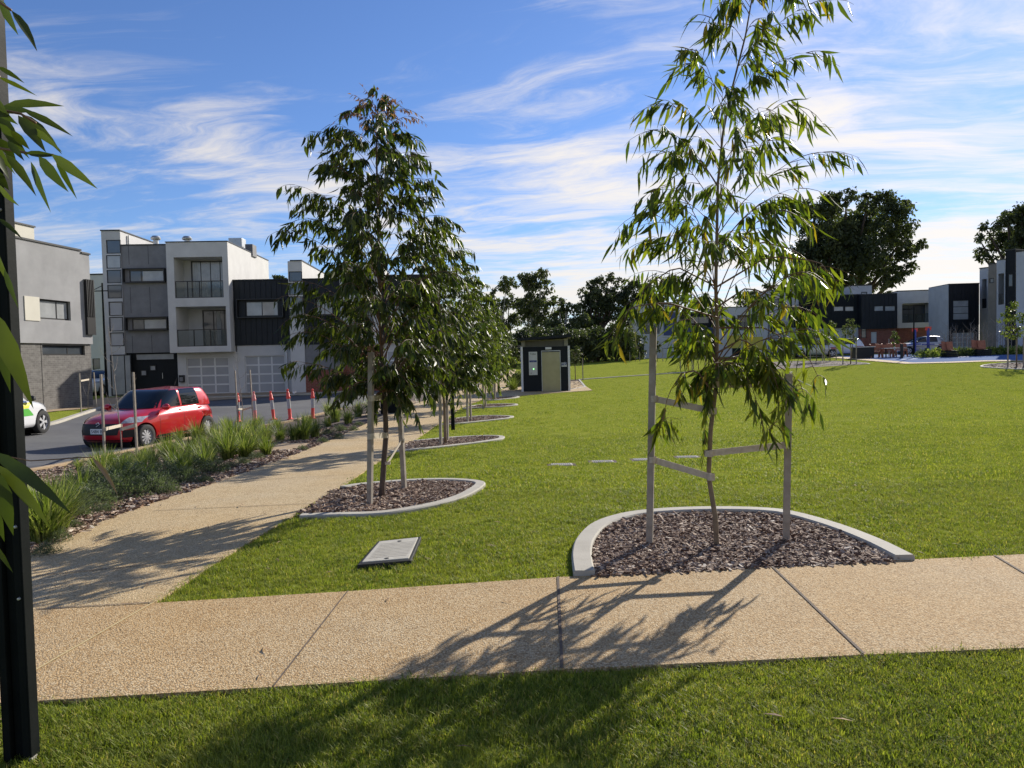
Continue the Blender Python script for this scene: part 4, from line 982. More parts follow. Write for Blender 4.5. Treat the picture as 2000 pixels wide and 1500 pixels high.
    mb = MB(); dp = rc(1580,1050,1592,1430); mb.box(dp[0], -.03, base, dp[0]+.09, .06, zb4-.01); mb.build('downpipe', MT['alu'], r)
    if full: # roof furniture: pergola beam, flues, plant
        mb = MB(); u0 = tw[2]+.1; z = zt2+.1
        A_ = h.P(*T(222,122), 1.0); B_ = h.P(*T(445,192), 5.0); C_ = h.P(*T(232,165), 1.0); D_ = h.P(*T(405,203), 5.0)
        mb.bar((A_[0],1.0,A_[1]),(B_[0],5.0,B_[1]),.12,.16); mb.bar((C_[0],1.0,C_[1]),(D_[0],5.0,D_[1]),.1,.12)
        for uu in (0, .28): mb.bar((A_[0]+uu,1.0,z-.1),(A_[0]+uu,1.0,A_[1]-uu*.2),.09,.09)
        mb.build('roof_pergola', MT['alu'], r)
        for (a, b) in ((490,165),(752,168)):
            u, zz_ = h.P(*T(a, b), 2.5); mb = MB(); mb.lathe([(.16,-.9),(.16,0),(.28,.02),(.30,.12),(.2,.24),(0,.27)], 14, 0, (u, 2.5, zz_)); mb.build('roof_vent', MT['steel'], r, smooth=True)
        for (a, b, c, d, mt) in ((1098,148,1210,215,'steel'),(1237,200,1300,250,'panel')):
            q_ = rc(a, b, c, d, 4.0); mb = MB(); mb.box(q_[0], 4.0, q_[1]-.4, q_[2], 4.9, q_[3])
            for k in range(5): x = q_[0]+(q_[2]-q_[0])*(k+.5)/5; mb.box(x-.02, 3.97, q_[1]-.3, x+.02, 4.0, q_[3]-.06)
            mb.build('rooftop_plant', MT[mt], r, bevel=.03)
HB = House('townhouse', 'three storey townhouse with grey panels, white balcony box and dark wing behind the red car', (232,772), 44, 3.0, 'house', 'townhouses across the road')
townhouse(HB, Z)
HC = House('townhouse', 'townhouse with dark cladding and red brick ground floor behind the dense gum', (575,767), 43.2, 3.0, 'house', 'townhouses across the road')
def houseC(h):
    r = h.root; rc = lambda a, b, c, d, v=0.0: h.rect(a, b, c, d, v); b = 0.0
    tw = rc(558,510,593,765); zt = h.P(575,510)[1]
    ps = [rc(564,530,590,550), rc(564,553,591,576), rc(565,579,592,600), rc(565,603,592,622)]
    mb = MB(); holed(mb, 0.05, tw[2], b, zt, 0, 8, [(*p, .06) for p in ps]); mb.box(0, -.04, zt+.003, tw[2]+.03, 8, zt+.07, 1); t = mb.build('stair_tower', [MT['white'], MT['frame']], r)
    for p in ps: window(t, p, .04, 1, 1, 'glass')
    u0 = tw[2]+.003; z2 = h.P(660,545)[1]; zb = h.P(660,672)[1]; u1 = h.P(668,600)[0]; cw = rc(617,583,650,615)
    mb = MB(); holed(mb, u0, u1, zb, z2, .05, 8, [(*cw, .1)]); cladding(mb, u0, u1, zb, z2, .05, .3, [(cw[0]-.1,cw[1]-.1,cw[2]+.1,cw[3]+.1)]); mb.box(u0,-.01,z2+.003,u1,8,z2+.07); mb.build('clad_wall', MT['black'], r)
    window(r, cw, .12, 2, 1, 'glassl'); hood(r, cw, .05)
    br = MB(); br.box(0.35, .02, b, u1, 1.0, h.P(640,722)[1]); 
    br.build('brick_wall', MT['redbrick'], r)
    mb = MB(); mb.box(0.36, .06, h.P(640,722)[1]+.003, u1, .9, zb-.003); mb.build('ground_floor_band', MT['panel'], r)
    # white box, next bay
    v = -.6; bx0 = u1; bx1 = h.P(740,600,v)[0]; zt3 = h.P(700,512,v)[1]; zb3 = h.P(700,672,v)[1]; o = rc(680,590,728,650,v); o2 = rc(680,530,728,575,v)
    mb = MB(); holed(mb, bx0+.003, bx1, zb3, zt3, v, 8.6, [(*o, 1.4, 1), (*o2, 1.4, 1)]); mb.build('balcony_box', MT['white'], r)
    window(r, (o[0]+.3,o[1],o[2]-.1,o[3]-.1), v+1.36, 3, 1, 'glass', name='sliding_door'); railing(r, (o[0],o[1],o[2],o[1]+1), v+.08)
    window(r, (o2[0]+.3,o2[1],o2[2]-.1,o2[3]-.1), v+1.36, 3, 1, 'glass', name='sliding_door'); railing(r, (o2[0],o2[1],o2[2],o2[1]+.9), v+.08)
    mb = MB(); mb.box(bx0+.01, .3, b, bx1, 1.5, zb3-.003); mb.build('brick_wall', MT['redbrick'], r)
    c0 = bx1+.003; c1 = c0+3.2; mb = MB(); holed(mb, c0, c1, zb, z2+.2, 0, 8, [(c0+.5,zb+1,c0+2.4,zb+2.2,.1)]); cladding(mb, c0, c1, zb, z2+.2, 0, .3, [(c0+.5,zb+1,c0+2.4,zb+2.2)]); mb.build('clad_wall', MT['black'], r); window(r, (c0+.5,zb+1,c0+2.4,zb+2.2), .08, 2, 1, 'glassl')
    mb = MB(); mb.box(c0, .2, b, c1, 1.5, zb-.003); mb.build('garage_wall', MT['white'], r); garage(r, (c0+.3, b+.05, c0+2.9, b+2.35), .17)
    m0 = MB(); q_ = rc(601,718,607,728,-.1); m0.box(q_[0], -.14, q_[1], q_[2], .02, q_[3]); m0.build('meter_box', MT['lgrey'], r)
houseC(HC)
# end house seen side on, at the left
HA = House('corner_house', 'grey rendered two storey house with grey brick ground floor at the left edge', (187,797), 34.6, 84.0, 'house')
def houseA(h):
    r = h.root; b = 0.0
    zA = lambda px, py: 380+py/2.885
    X = lambda zx: zx/2.885
    z_top = h.P(150, 489)[1]; z_br = h.P(120, 671)[1]; z_m = h.P(90, 628)[1]; z_w = h.P(100, 581)[1]
    uN = h.P(-40, 700)[0]; uF = 0.0
    win = h.rect(X(222), zA(0,592), X(398), zA(0,722)); crm = h.rect(X(137), zA(0,575), X(222), zA(0,710)); win = (win[0], crm[1]+.1, win[2], crm[3]-.05)
    slot = h.rect(X(474), zA(0,480), X(500), zA(0,680)); 
    mb = MB(); u1 = h.P(X(463), 560)[0]
    holed(mb, uN, 0.0, z_br, z_top, 0, 9, [(*win, .18)]); mb.box(uN, -.05, z_top+.003, u1, 9, z_top+.08, 1); mb.box(u1+.003,-.05,z_top-.1,.05,9,z_top-.03,1)
    mb.build('rendered_wall', [MT['grey'], MT['frame']], r)
    mb = MB(); mb.box(crm[0], -.03, crm[1], win[0]-.003, .02, crm[3]); mb.build('cream_panel', MT['cream'], r)
    window(r, win, .15, 2, 1, 'glassl', .07, uf=[.62])
    mb = MB(); mb.box(slot[0], -.12, h.P(X(500),zA(0,790))[1], 0.1, -.003, h.P(X(490),zA(0,480))[1]); 
    for k in range(5): x = slot[0]+(0.1-slot[0])*k/5; mb.box(x, -.15, h.P(X(505),zA(0,690))[1], x+.05, -.12, h.P(X(490),zA(0,480))[1])
    mb.build('balcony_screen', MT['frame'], r)
    hw = h.rect(X(248), zA(0,850), X(487), zA(0,905)); mb = MB()
    holed(mb, uN, -.05, b-.3, z_br-.003, .08, 8.5, [(*hw, .15)]); mb.box(h.P(X(250),750)[0]-.01, .072, b-.3, h.P(X(250),750)[0]+.01, .078, z_br, 1); mb.build('brick_wall', [MT['greybrick'], MT['frame']], r)
    window(r, hw, .2, 2, 1, 'glass', .06, uf=[.62])
    # stair pop up on the roof
    pz = h.P(50, 417)[1]; mb = MB(); mb.box(uN, 2.0, z_top-.2, h.P(66, 440, 2.0)[0], 6, pz); mb.box(uN, 1.95, pz+.003, h.P(66,440,2.0)[0]+.05, 6, pz+.07, 1); mb.build('roof_room', [MT['cream'], MT['frame']], r)
houseA(HA)
# white house beyond the side street
HW = House('far_white_house', 'plain white two storey house down the side street behind the street lamp', (177,775), 56, 0, 'house')
def houseW(h):
    r = h.root; zt = h.P(188,537)[1]; u1 = h.P(226,650)[0]; mb = MB(); w_ = h.rect(181,700,196,742); holed(mb, 0, u1, 0, zt, 0, 8, [(*w_, .1)]); mb.box(-.05,-.05,zt+.003,u1,8,zt+.1,1); mb.build('wall', [MT['white'], MT['frame']], r); window(r, w_, .08, 1, 2)
houseW(HW)
# street lamp in front of it
def lamp(name, base, top, arm, label, Y=None, group='black street lamps', r0=.055, wd=.09):
    b = G(*base) if Y is None else at(*base, Y); t = at(*top, b.y) - b; t.x = t.y = 0
    root = thing(name, label, 'street lamp', b, 0, group)
    mb = MB(); mb.tube([(0,0,-.1),(0,0,.6),(0,0,t.z)], [r0*1.4, r0*1.2, r0*.7], 10); mb.build('pole', MT['postblack'], root, smooth=True)
    mb = MB(); L = arm; z = t.z*.93; mb.tube([(L*.25,0,z),(-L,0,z)], [.025,.025], 6); mb.tube([(0,0,z*1.05),(-L*.5,0,z)], [.016,.016], 6); mb.box(-L-.35, -.12, z-.05, -L+.15, .12, z+.04); mb.build('lamp_head', MT['postblack'], root)
    return root
lamp('street_lamp', (209,772), (187,553), 1.1, 'black street lamp with a bracket arm between the two left houses', Y=36)
lamp('street_lamp', (966,770), (962,595), 1.0, 'black street lamp just left of the toilet block', None)
lamp('street_lamp', (992,752), (988,625), 0.6, 'more distant thin street lamp left of the toilet block', None)
lamp('street_lamp', (1785,690), (1786,597), 0.5, 'thin black lamp pole on the blue court before the white balcony', Y=58)
lamp('street_lamp', (1576,700), (1574,600), 0.5, 'dark blue lamp pole near the parked cars beyond the small trees', Y=60)

# ---------------- toilet block ----------------
def toilet():
    p = G(1022, 766); Y = p.y; h = House('public_toilet', 'small navy clad public toilet block with steel door and pale corner posts', (1022,766), Y, -4, 'toilet block')
    r = h.root; u1 = h.P(1111,763)[0]; zr = h.P(1066,677)[1]; D = 2.6; zt = h.P(1066,659)[1]
    dr = h.rect(1059,686,1094,762); b = 0.0
    mb = MB(); holed(mb, .02, u1-.02, b, zr, 0, D, [(dr[0], b+.02, dr[2], dr[3], .08)])
    for k in range(1, 4): mb.box(u1+.0, D*k/4-.01, b, u1+.006, D*k/4+.01, zr-.01)
    mb.build('wall', MT['navy'], r)
    c = MB()
    for (x, y) in ((-.09,-.05),(u1-.02,-.05),(-.09,D-.05),(u1-.02,D-.05)): c.box(x, y, b-.05, x+.11, y+.1, zr+.02)
    c.build('corner_post', MT['alu'], r)
    dm = MB(); dm.box(dr[0], .05, b+.03, dr[2], .09, dr[3]-.04); d = dm.build('door', MT['brass'], r); fm = MB(); fm.box(dr[0]-.03,-.03,b+.02,dr[0],.05,dr[3]); fm.box(dr[2],-.03,b+.02,dr[2]+.03,.05,dr[3]); fm.box(dr[0]-.03,-.03,dr[3],dr[2]+.03,.05,dr[3]+.04); fm.build('frame', MT['steel'], d)
    lv = MB(); n = 7
    for k in range(n): z = zr+.03+(zt-zr-.2)*k/n; lv.add([(.02,.05,z),(u1-.05,.05,z),(u1-.05,.12,z+.07),(.02,.12,z+.07)], [(0,1,2,3)])
    lv.box(.0,.1,zr,u1-.02,D-.1,zt-.12); lv.box(-.05,-.02,zr+.022,.14,.1,zt-.14); lv.box(u1-.2,-.02,zr+.022,u1,.1,zt-.08); lv.build('louvre_band', MT['louv'], r)
    rf = MB(); rf.add([(-.2,-.45,zt-.16),(u1+.18,-.45,zt-.02),(u1+.18,D+.3,zt-.02),(-.2,D+.3,zt-.16),(-.2,-.45,zt-.02),(u1+.18,-.45,zt+.12),(u1+.18,D+.3,zt+.12),(-.2,D+.3,zt-.02)], [(0,3,2,1),(4,5,6,7),(0,1,5,4),(1,2,6,5),(2,3,7,6),(3,0,4,7)]); rf.build('roof', MT['navy'], r)
    pn = h.rect(1033,687,1049.5,732.5); s = MB(); s.box(pn[0], -.03, pn[1], pn[2], .01, pn[3]); sg = s.build('control_panel', MT['sign'], r)
    pw, ph = pn[2]-pn[0], pn[3]-pn[1]
    def txt(body, size, x, z, mat, parent, nm='lettering', y=-.034):
        cu = bpy.data.curves.new(nm, 'FONT'); cu.body = body; cu.size = size; cu.extrude = .002; cu.align_x = 'CENTER'; cu.materials.append(MT[mat])
        o = bpy.data.objects.new(nm, cu); col.objects.link(o); o = meshify(o, nm); o.parent = parent; o.location = (x, y, z); o.rotation_euler = (math.pi/2, 0, 0); return o
    txt('Toilet', .13, pn[0]+pw*.5, pn[3]-ph*.13, 'frame', sg)
    q_ = MB(); q_.box(pn[0]+.03, -.036, pn[3]-ph*.45, pn[2]-.03, -.032, pn[3]-ph*.37); q_.build('display_strip', MT['blue'], sg)
    txt('in  use', .05, pn[0]+pw*.5, pn[3]-ph*.43, 'sign', sg, y=-.039)
    gm = bpy.data.materials.new('green indicator light'); gm.use_nodes = True; gt = NT(gm.node_tree); gt.n('ShaderNodeOutputMaterial', inp={0: gt.n('ShaderNodeEmission', inp={0: (.35,1,.35,1), 1: 1.3}).outputs[0]})
    q_ = MB(); q_.lathe([(0,-.012),(.035,-.012),(.035,.01)], 16, 0, (pn[0]+pw*.55, -.035, pn[1]+ph*.26), 'y'); q_.build('button', gm, sg)
    q_ = MB(); q_.box(pn[0]+pw*.2, -.045, pn[1]+ph*.07, pn[0]+pw*.3, -.03, pn[1]+ph*.1); q_.build('lock', MT['frame'], sg)
    a = h.rect(1096.5,708,1107,716); s = MB(); s.box(a[0],-.02,a[1],a[2],.01,a[3]); s2 = s.build('door_sign', MT['sign'], r)
    # standing figures and a wheelchair symbol
    ic = MB(); w_ = (a[2]-a[0]); hh = a[3]-a[1]; zc = a[1]+hh*.35
    for fx in (.14, .36):
        x = a[0]+w_*fx; ic.lathe([(0,-.004),(.018,-.004),(.018,.002)], 10, 0, (x,-.024,a[1]+hh*.86), 'y')
        ic.add([(x-.03,-.026,zc),(x+.03,-.026,zc),(x+.018,-.026,a[1]+hh*.76),(x-.018,-.026,a[1]+hh*.76)], [(0,1,2,3)]); ic.box(x-.012,-.026,a[1]+hh*.2,x+.012,-.022,zc)
    ic.box(a[0]+w_*.55,-.024,a[1]+hh*.3,a[0]+w_*.97,-.022,a[1]+hh*.97)
    ic.build('symbols', MT['blue'], s2)
    wc = MB(); x = a[0]+w_*.74; zq = a[1]+hh*.52
    wc.tube([(x+.045*math.cos(t)-.005, -.027, zq+.045*math.sin(t)) for t in np.linspace(.3*math.pi, 1.95*math.pi, 14)], .006, 5); wc.tube([(x-.015,-.027,zq+.09),(x-.012,-.027,zq+.02),(x+.035,-.027,zq+.02),(x+.05,-.027,zq-.04)], .008, 5); wc.lathe([(0,-.004),(.014,-.004),(.014,.002)], 8, 0, (x-.018,-.024,zq+.115), 'y'); wc.build('wheelchair_symbol', MT['alu'], s2)
    l = h.rect(1065,678,1077,682.5,-.1); s = MB(); s.box(l[0],-.12,l[1],l[2],.0,l[3]); s.build('light_fitting', MT['alu'], r, bevel=.01)
toilet()

# ---------------- distant houses beyond the lawn ----------------
GR = 'houses across the far side of the park'
def simple_house(label, pxl, pxr, top, basepx, Y, yaw, parts, D=8, wall='lgrey', name='park_house', cladded=False, brick=None):
    h = House(name, label, (pxl, basepx), Y, yaw, 'house', GR); r = h.root
    u0, u1 = 0.0, h.P(pxr, (top+basepx)/2)[0]; zt = h.P((pxl+pxr)/2, top)[1]; b = -.4
    holes = []; todo = []
    for (kind, a, t_, c, d, *x) in parts:
        q_ = h.rect(a, t_, c, d)
        q_ = (max(q_[0], u0+.06), max(q_[1], .06), min(q_[2], u1-.06), min(q_[3], zt-.1))
        if kind in ('win', 'wing', 'balc', 'garage', 'doorw'): holes.append((*q_, 1.2 if kind == 'balc' else .12, 1 if kind == 'balc' else 0))
        todo.append((kind, q_, x))
    mb = MB(); zb = h.P((pxl+pxr)/2, brick[0])[1] if brick else None
    holed(mb, u0, u1, zb if brick else b, zt, 0, D, [h_ for h_ in holes if not brick or h_[1] > zb-.3])
    if cladded: cladding(mb, u0+.02, u1-.02, zb if brick else 2.8, zt, 0, .4, [(q[0],q[1],q[2],q[3]) for _, q, _ in todo], .05)
    mb.box(u0-.03,-.05,zt+.003,u1+.03,D,zt+.09,1); mb.build('wall', [MT[wall], MT['frame']], r)
    if brick:
        mb = MB(); holed(mb, u0+.02, u1-.02, b, zb-.003, .3, D-.4, [h_ for h_ in holes if h_[1] <= zb-.3]); mb.build('lower_wall', MT[brick[1]], r)
    for kind, q_, x in todo:
        off = .3 if brick and q_[1] <= zb-.3 else 0
        if kind == 'win': window(r, q_, .08+off, x[0] if x else 2, x[1] if len(x) > 1 else 1, 'glass', .07)
        if kind == 'wing': window(r, q_, .08+off, x[0] if x else 1, x[1] if len(x) > 1 else 1, 'glassl', .07)
        if kind == 'balc': window(r, (q_[0]+.2, q_[1]+.02, q_[2]-.1, q_[3]-.15), 1.16, 3, 1, 'glass', .07, name='sliding_door'); railing(r, (q_[0], q_[1], q_[2], q_[1]+1.0), .06)
        if kind == 'garage': garage(r, q_, .1+off, 4, 4)
        if kind == 'doorw': m2 = MB(); m2.box(q_[0], .08+off, q_[1], q_[2], .12+off, q_[3]); m2.build('door', MT[x[0] if x else 'navy'], r)
        if kind == 'panel': m2 = MB(); m2.box(q_[0], -.04, q_[1], q_[2], .0, q_[3]); m2.build('facade_panel', MT[x[0]], r)
    return h
simple_house('white and dark blue house with a balcony seen left of the tall gum trunk', 1238, 1328, 592, 703, 88, -4, [('balc',1252,612,1288,652),('panel',1296,610,1322,655,'blue'),('doorw',1247,672,1258,700),('win',1306,686,1322,692)], wall='white')
simple_house('dark house with a blue upper storey behind the tall gum trunk', 1330, 1400, 610, 703, 90, -4, [('panel',1340,640,1395,655,'blue'),('win',1345,618,1385,632),('garage',1345,672,1380,702)], wall='navy', cladded=True)
simple_house('white house with a yellow ground floor behind the tall gum', 1402, 1500, 600, 702, 88, -4, [('wing',1410,615,1420,650),('panel',1420,655,1448,680,'yellow'),('doorw',1430,668,1446,700),('panel',1450,658,1490,684,'yellow'),('balc',1440,615,1470,645)], wall='white')
simple_house('tall white and dark house behind the right stake', 1502, 1606, 566, 700, 90, -4, [('win',1512,584,1530,600),('balc',1540,600,1570,640),('garage',1515,665,1550,698),('panel',1560,560,1600,640,'black')], wall='lgrey')
simple_house('dark clad house with two slim windows and small white roof room', 1608, 1682, 577, 697, 84, -10, [('wing',1628,598,1648,608),('wing',1650,598,1668,608),('panel',1658,640,1681,692,'white'),('garage',1625,655,1650,695)], wall='navy', cladded=True, brick=(640,'white'))
rr = simple_house('small white roof room with a grey window above the dark clad house', 1661, 1703, 558, 640, 88, -10, [('wing',1682,570,1694,578),('win',1682,590,1694,640,1,3)], wall='white', name='roof_room')
simple_house('dark clad house with paired windows over red brick, left of the white balcony house', 1683, 1752, 575, 694, 82, -10, [('wing',1707,597,1726,608),('wing',1728,597,1749,608),('win',1683,632,1694,660,1,2),('doorw',1703,648,1714,670,'white')], wall='black', cladded=True, brick=(642,'redbrick'))
simple_house('white house with a big framed balcony over red brick', 1753, 1825, 568, 692, 85, -10, [('balc',1762,592,1816,630)], D=3, wall='white', brick=(640,'redbrick'))
hk = simple_house('tall black clad house with a three pane window and pale garage door', 1853, 1912, 555, 690, 76, -6, [('wing',1861,586,1893,625,1,3),('garage',1860,650,1902,688)], D=4.4, wall='black', cladded=True)
mb = MB(); zt_ = hk.P(1880,555)[1]; mb.box(-.06,.01,-.3,-.002,4.4,zt_+.02); mb.build('side_wall', MT['lgrey'], hk.root)
simple_house('white edged end house with a narrow black balcony at the right', 1913, 1929, 524, 690, 78, -62, [('balc',1918,545,1927,602)], wall='white')
simple_house('taupe clad house with one small slot window at the right', 1930, 1945, 516, 690, 73, -62, [('win',1932,543,1941,553,1)], wall='taupe')
simple_house('white framed house with a black balcony near the right edge', 1946, 1963, 508, 690, 69, -62, [('balc',1950,534,1961,595)], wall='white')
simple_house('dark grey clad house near the right edge', 1964, 1983, 489, 692, 65, -62, [('win',1968,535,1978,560,1)], wall='navy', cladded=True)
simple_house('pale grey house cut off by the right edge', 1984, 2060, 488, 694, 61, -62, [('win',2005,530,2030,580,2)], wall='lgrey')
# ---------------- cars ----------------
def catmull(tab, t):
    """tab rows (z, xf, xr, w, nf) -> interpolated row at 0..1"""
    n = len(tab)-1; f = t*n; i = min(int(f), n-1); u = f-i
    p0 = tab[max(i-1,0)]; p1 = tab[i]; p2 = tab[i+1]; p3 = tab[min(i+2,n)]
    return [0.5*((2*b)+(-a+c)*u+(2*a-5*b+4*c-d)*u*u+(-a+3*b-3*c+d)*u**3) for a, b, c, d in zip(p0, p1, p2, p3)]
def car(label, paint, loc, rz, P, group=None, detail=True, pitch=0.0, name='parked_car'):
    root = thing(name, label, 'car', loc, rz, group); root.rotation_euler = (0, pitch, rz)
    tab = P['body']; N = 46; K = 112
    def S(tb, t, th, off=0.0, crown=0.0):
        z, xf, xr, w, n = catmull(tb, t); cx = (xf+xr)/2; a = (xf-xr)/2+off; b = w+off
        c, s = math.cos(th), math.sin(th); e = 2.0/n
        x = cx + a*math.copysign(abs(c)**e, c); y = b*math.copysign(abs(s)**e, s)
        return Vector((x, y, z + crown*(1-(y/max(b,.01))**2)))
    def shell(tb, nm, mat, N=N, crown=0.0, cut=None, par=root):
        mb = MB(); vs = []
        for i in range(N+1):
            for k in range(K): vs.append(S(tb, i/N, 2*math.pi*k/K))
        fs = [(i*K+k, i*K+(k+1)%K, (i+1)*K+(k+1)%K, (i+1)*K+k) for i in range(N) for k in range(K)]
        fs.append(tuple(range(K-1,-1,-1)))
        zc = sum(v.z for v in vs[-K:])/K
        cen = Vector((sum(v.x for v in vs[-K:])/K, 0, zc+crown)); vs.append(cen); ci = len(vs)-1
        fs += [(N*K+k, N*K+(k+1)%K, ci) for k in range(K)]
        mb.add(vs, fs); o = mb.build(nm, mat, par)
        if cut:
            for cx in cut:
                cm = MB(); cm.lathe([(0,-1.2),(P['arch'],-1.2),(P['arch'],1.2),(0,1.2)], 36, 0, (cx, 0, P['rw']), 'y'); co = cm.build('cutter', mat)
                bm = bmesh.new(); bm.from_mesh(co.data); bmesh.ops.remove_doubles(bm, verts=bm.verts, dist=1e-5); bmesh.ops.recalc_face_normals(bm, faces=bm.faces); bm.to_mesh(co.data); bm.free()
                bm = bmesh.new(); bm.from_mesh(o.data); bmesh.ops.remove_doubles(bm, verts=bm.verts, dist=1e-5); bmesh.ops.recalc_face_normals(bm, faces=bm.faces); bm.to_mesh(o.data); bm.free()
                md = o.modifiers.new('c', 'BOOLEAN'); md.object = co; md.operation = 'DIFFERENCE'; md.solver = 'EXACT'
                o.parent = None; dg = bpy.context.evaluated_depsgraph_get(); me = bpy.data.meshes.new_from_object(o.evaluated_get(dg)); o.modifiers.clear(); o.data = me; o.parent = par
                bpy.data.objects.remove(co)
        o.data.polygons.foreach_set('use_smooth', [True]*len(o.data.polygons))
        try: o.data.set_sharp_from_angle(angle=R(32))
        except Exception: pass
        return o
    body = shell(tab, 'body', MT[paint], cut=P['wheels'], crown=0.0)
    # dark liner inside the arches
    mb = MB(); z0 = P['rw']
    for cx in P['wheels']: mb.lathe([(P['arch']-.01,-.62),(P['arch']-.01,.62)], 28, 0, (cx,0,z0), 'y')
    mb.box(min(P['wheels'])-.2, -.6, .14, max(P['wheels'])+.2, .6, .24); mb.build('wheel_arch_liner', MT['dark'], root)
    cab = shell(P['cab'], 'cabin', MT[paint], N=24, crown=P.get('crown', .04))
    def patch(tb, t0, t1, a0, a1, mat, nm, off=.006, par=root, n=14, m=10, crown=0.0, sk=0.0, sk2=0.0):
        mb = MB(); vs = []
        for i in range(m+1):
            t = t0+(t1-t0)*i/m
            for k in range(n+1):
                aa = a0 + sk*(i/m) ; bb = a1 + sk2*(i/m)
                vs.append(S(tb, t, aa+(bb-aa)*k/n, off, crown))
        mb.add(vs, [(i*(n+1)+k, i*(n+1)+k+1, (i+1)*(n+1)+k+1, (i+1)*(n+1)+k) for i in range(m) for k in range(n)])
        return mb.build(nm, MT[mat], par, smooth='all')
    # glazing by true lateral position
    def glasspatch(y_or_x, nm):
        pass
    def band(t0, t1, x0, x1, side, nm, mat='carglass', off=.006, slant0=0.0, slant1=0.0, par=root, tb=None):
        """side window / panel between two lengthwise positions"""
        tb = tb or P['cab']; mb = MB(); vs = []; n = 12; m = 6
        for i in range(m+1):
            t = t0+(t1-t0)*i/m; z, xf, xr, w, e = catmull(tb, t); cx = (xf+xr)/2; a = (xf-xr)/2
            X0 = x0+slant0*i/m; X1 = x1+slant1*i/m
            for k in range(n+1):
                x = X0+(X1-X0)*k/n; q_ = min(1, abs((x-cx)/a)); y = w*(1-q_**e)**(1/e)+off
                vs.append((x, side*y, z))
        mb.add(vs, [(i*(n+1)+k, i*(n+1)+k+1, (i+1)*(n+1)+k+1, (i+1)*(n+1)+k) for i in range(m) for k in range(n)])
        return mb.build(nm, MT[mat], par, smooth='all')
    def front(tb, t0, t1, y0, y1, nm, mat, off=.006, end=1, par=root, yt0=None, yt1=None, n=16, m=8):
        """patch on the front (end=1) or tail (end=-1) between two lateral positions"""
        mb = MB(); vs = []
        for i in range(m+1):
            t = t0+(t1-t0)*i/m; z, xf, xr, w, e = catmull(tb, t); cx = (xf+xr)/2; a = (xf-xr)/2
            Y0 = y0+((yt0 if yt0 is not None else y0)-y0)*i/m; Y1 = y1+((yt1 if yt1 is not None else y1)-y1)*i/m
            for k in range(n+1):
                y = Y0+(Y1-Y0)*k/n; q_ = min(1, abs(y/w)); x = cx + end*(a*(1-q_**e)**(1/e)+off)
                vs.append((x, y, z+ (off*.6)))
        mb.add(vs, [(i*(n+1)+k, i*(n+1)+k+1, (i+1)*(n+1)+k+1, (i+1)*(n+1)+k) for i in range(m) for k in range(n)])
        return mb.build(nm, MT[mat], par, smooth='all')
    wf = P['glassw']
    front(P['cab'], .06, .80, -wf, wf, 'windscreen', 'carglass', .008, 1, yt0=-wf*.84, yt1=wf*.84)
    front(P['cab'], .12, .78, -wf*.8, wf*.8, 'rear_window', 'carglass', .008, -1, yt0=-wf*.72, yt1=wf*.72)
    for sd in (-1, 1):
        for (x0, x1, s0, s1, nm) in P['side']: band(.07, .80, x0, x1, sd, nm, slant0=s0, slant1=s1)
    # wheels
    rw = P['rw']; tw_ = P['w']
    for cx in P['wheels']:
        for sd in (-1, 1):
            w_ = bpy.data.objects.new('wheel', None); col.objects.link(w_); w_.parent = root; w_.location = (cx, sd*(tw_-.10), rw)
            mb = MB(); mb.lathe([(rw*.66,-.10),(rw*.9,-.105),(rw,-.085),(rw+.001,0),(rw,.085),(rw*.9,.105),(rw*.66,.10)], 36, 0, (0,0,0), 'y'); mb.build('tyre', MT['tyre'], w_, smooth=True)
            rm = MB(); y = sd*.085
            rm.lathe([(rw*.68,y),(rw*.68,y-sd*.02),(rw*.61,y-sd*.03),(rw*.60,-y*.8)], 36, 0, (0,0,0), 'y'); rm.lathe([(0,y),(rw*.16,y),(rw*.2,y-sd*.02)], 18, 0, (0,0,0), 'y')
            ns = P.get('spokes', 10)
            for k in range(ns):
                a = 2*math.pi*k/ns; d = Vector((math.cos(a),0,math.sin(a))); e = Vector((-math.sin(a),0,math.cos(a)))
                i0 = d*rw*.12; o0 = d*rw*.66; hw0, hw1 = rw*.05, rw*(.105 if ns > 6 else .16)
                vs = [i0-e*hw0+Vector((0,y,0)), i0+e*hw0+Vector((0,y,0)), o0+e*hw1+Vector((0,y-sd*.012,0)), o0-e*hw1+Vector((0,y-sd*.012,0))]
                vs += [v-Vector((0,sd*.025,0)) for v in vs]; rm.add(vs, [(0,1,2,3),(0,3,7,4),(1,5,6,2),(2,6,7,3)])
            rm.build('rim', MT['rim'], w_); bk = MB(); bk.lathe([(0,y-sd*.06),(rw*.66,y-sd*.06)], 24, 0, (0,0,0), 'y'); bk.build('brake_disc', MT['dark'], w_)
    for sd in (-1, 1):
        front(tab, P['hl'][0], P['hl'][1], sd*P['hl'][2], sd*P['hl'][3], 'headlight', 'lamp', .010, 1, yt0=sd*(P['hl'][2]+.05), yt1=sd*P['hl'][3])
        front(tab, .42, .60, sd*(P['w']-.25), sd*(P['w']-.03), 'tail_lamp', 'redlens' if 'redlens' in MT else paint, .010, -1)
        mm = MB(); mm.lathe([(0,-.10),(.06,-.09),(.085,-.03),(.085,.04),(.05,.09),(0,.10)], 12, 0, (P['mir'][0], sd*P['mir'][1], P['mir'][2]), 'y'); mm.bar((P['mir'][0]+.02, sd*(P['mir'][1]-.16), P['mir'][2]-.06), (P['mir'][0]+.02, sd*(P['mir'][1]-.02), P['mir'][2]-.03), .04, .03); mm.build('mirror', MT[paint if detail else 'dark'], root, smooth=True)
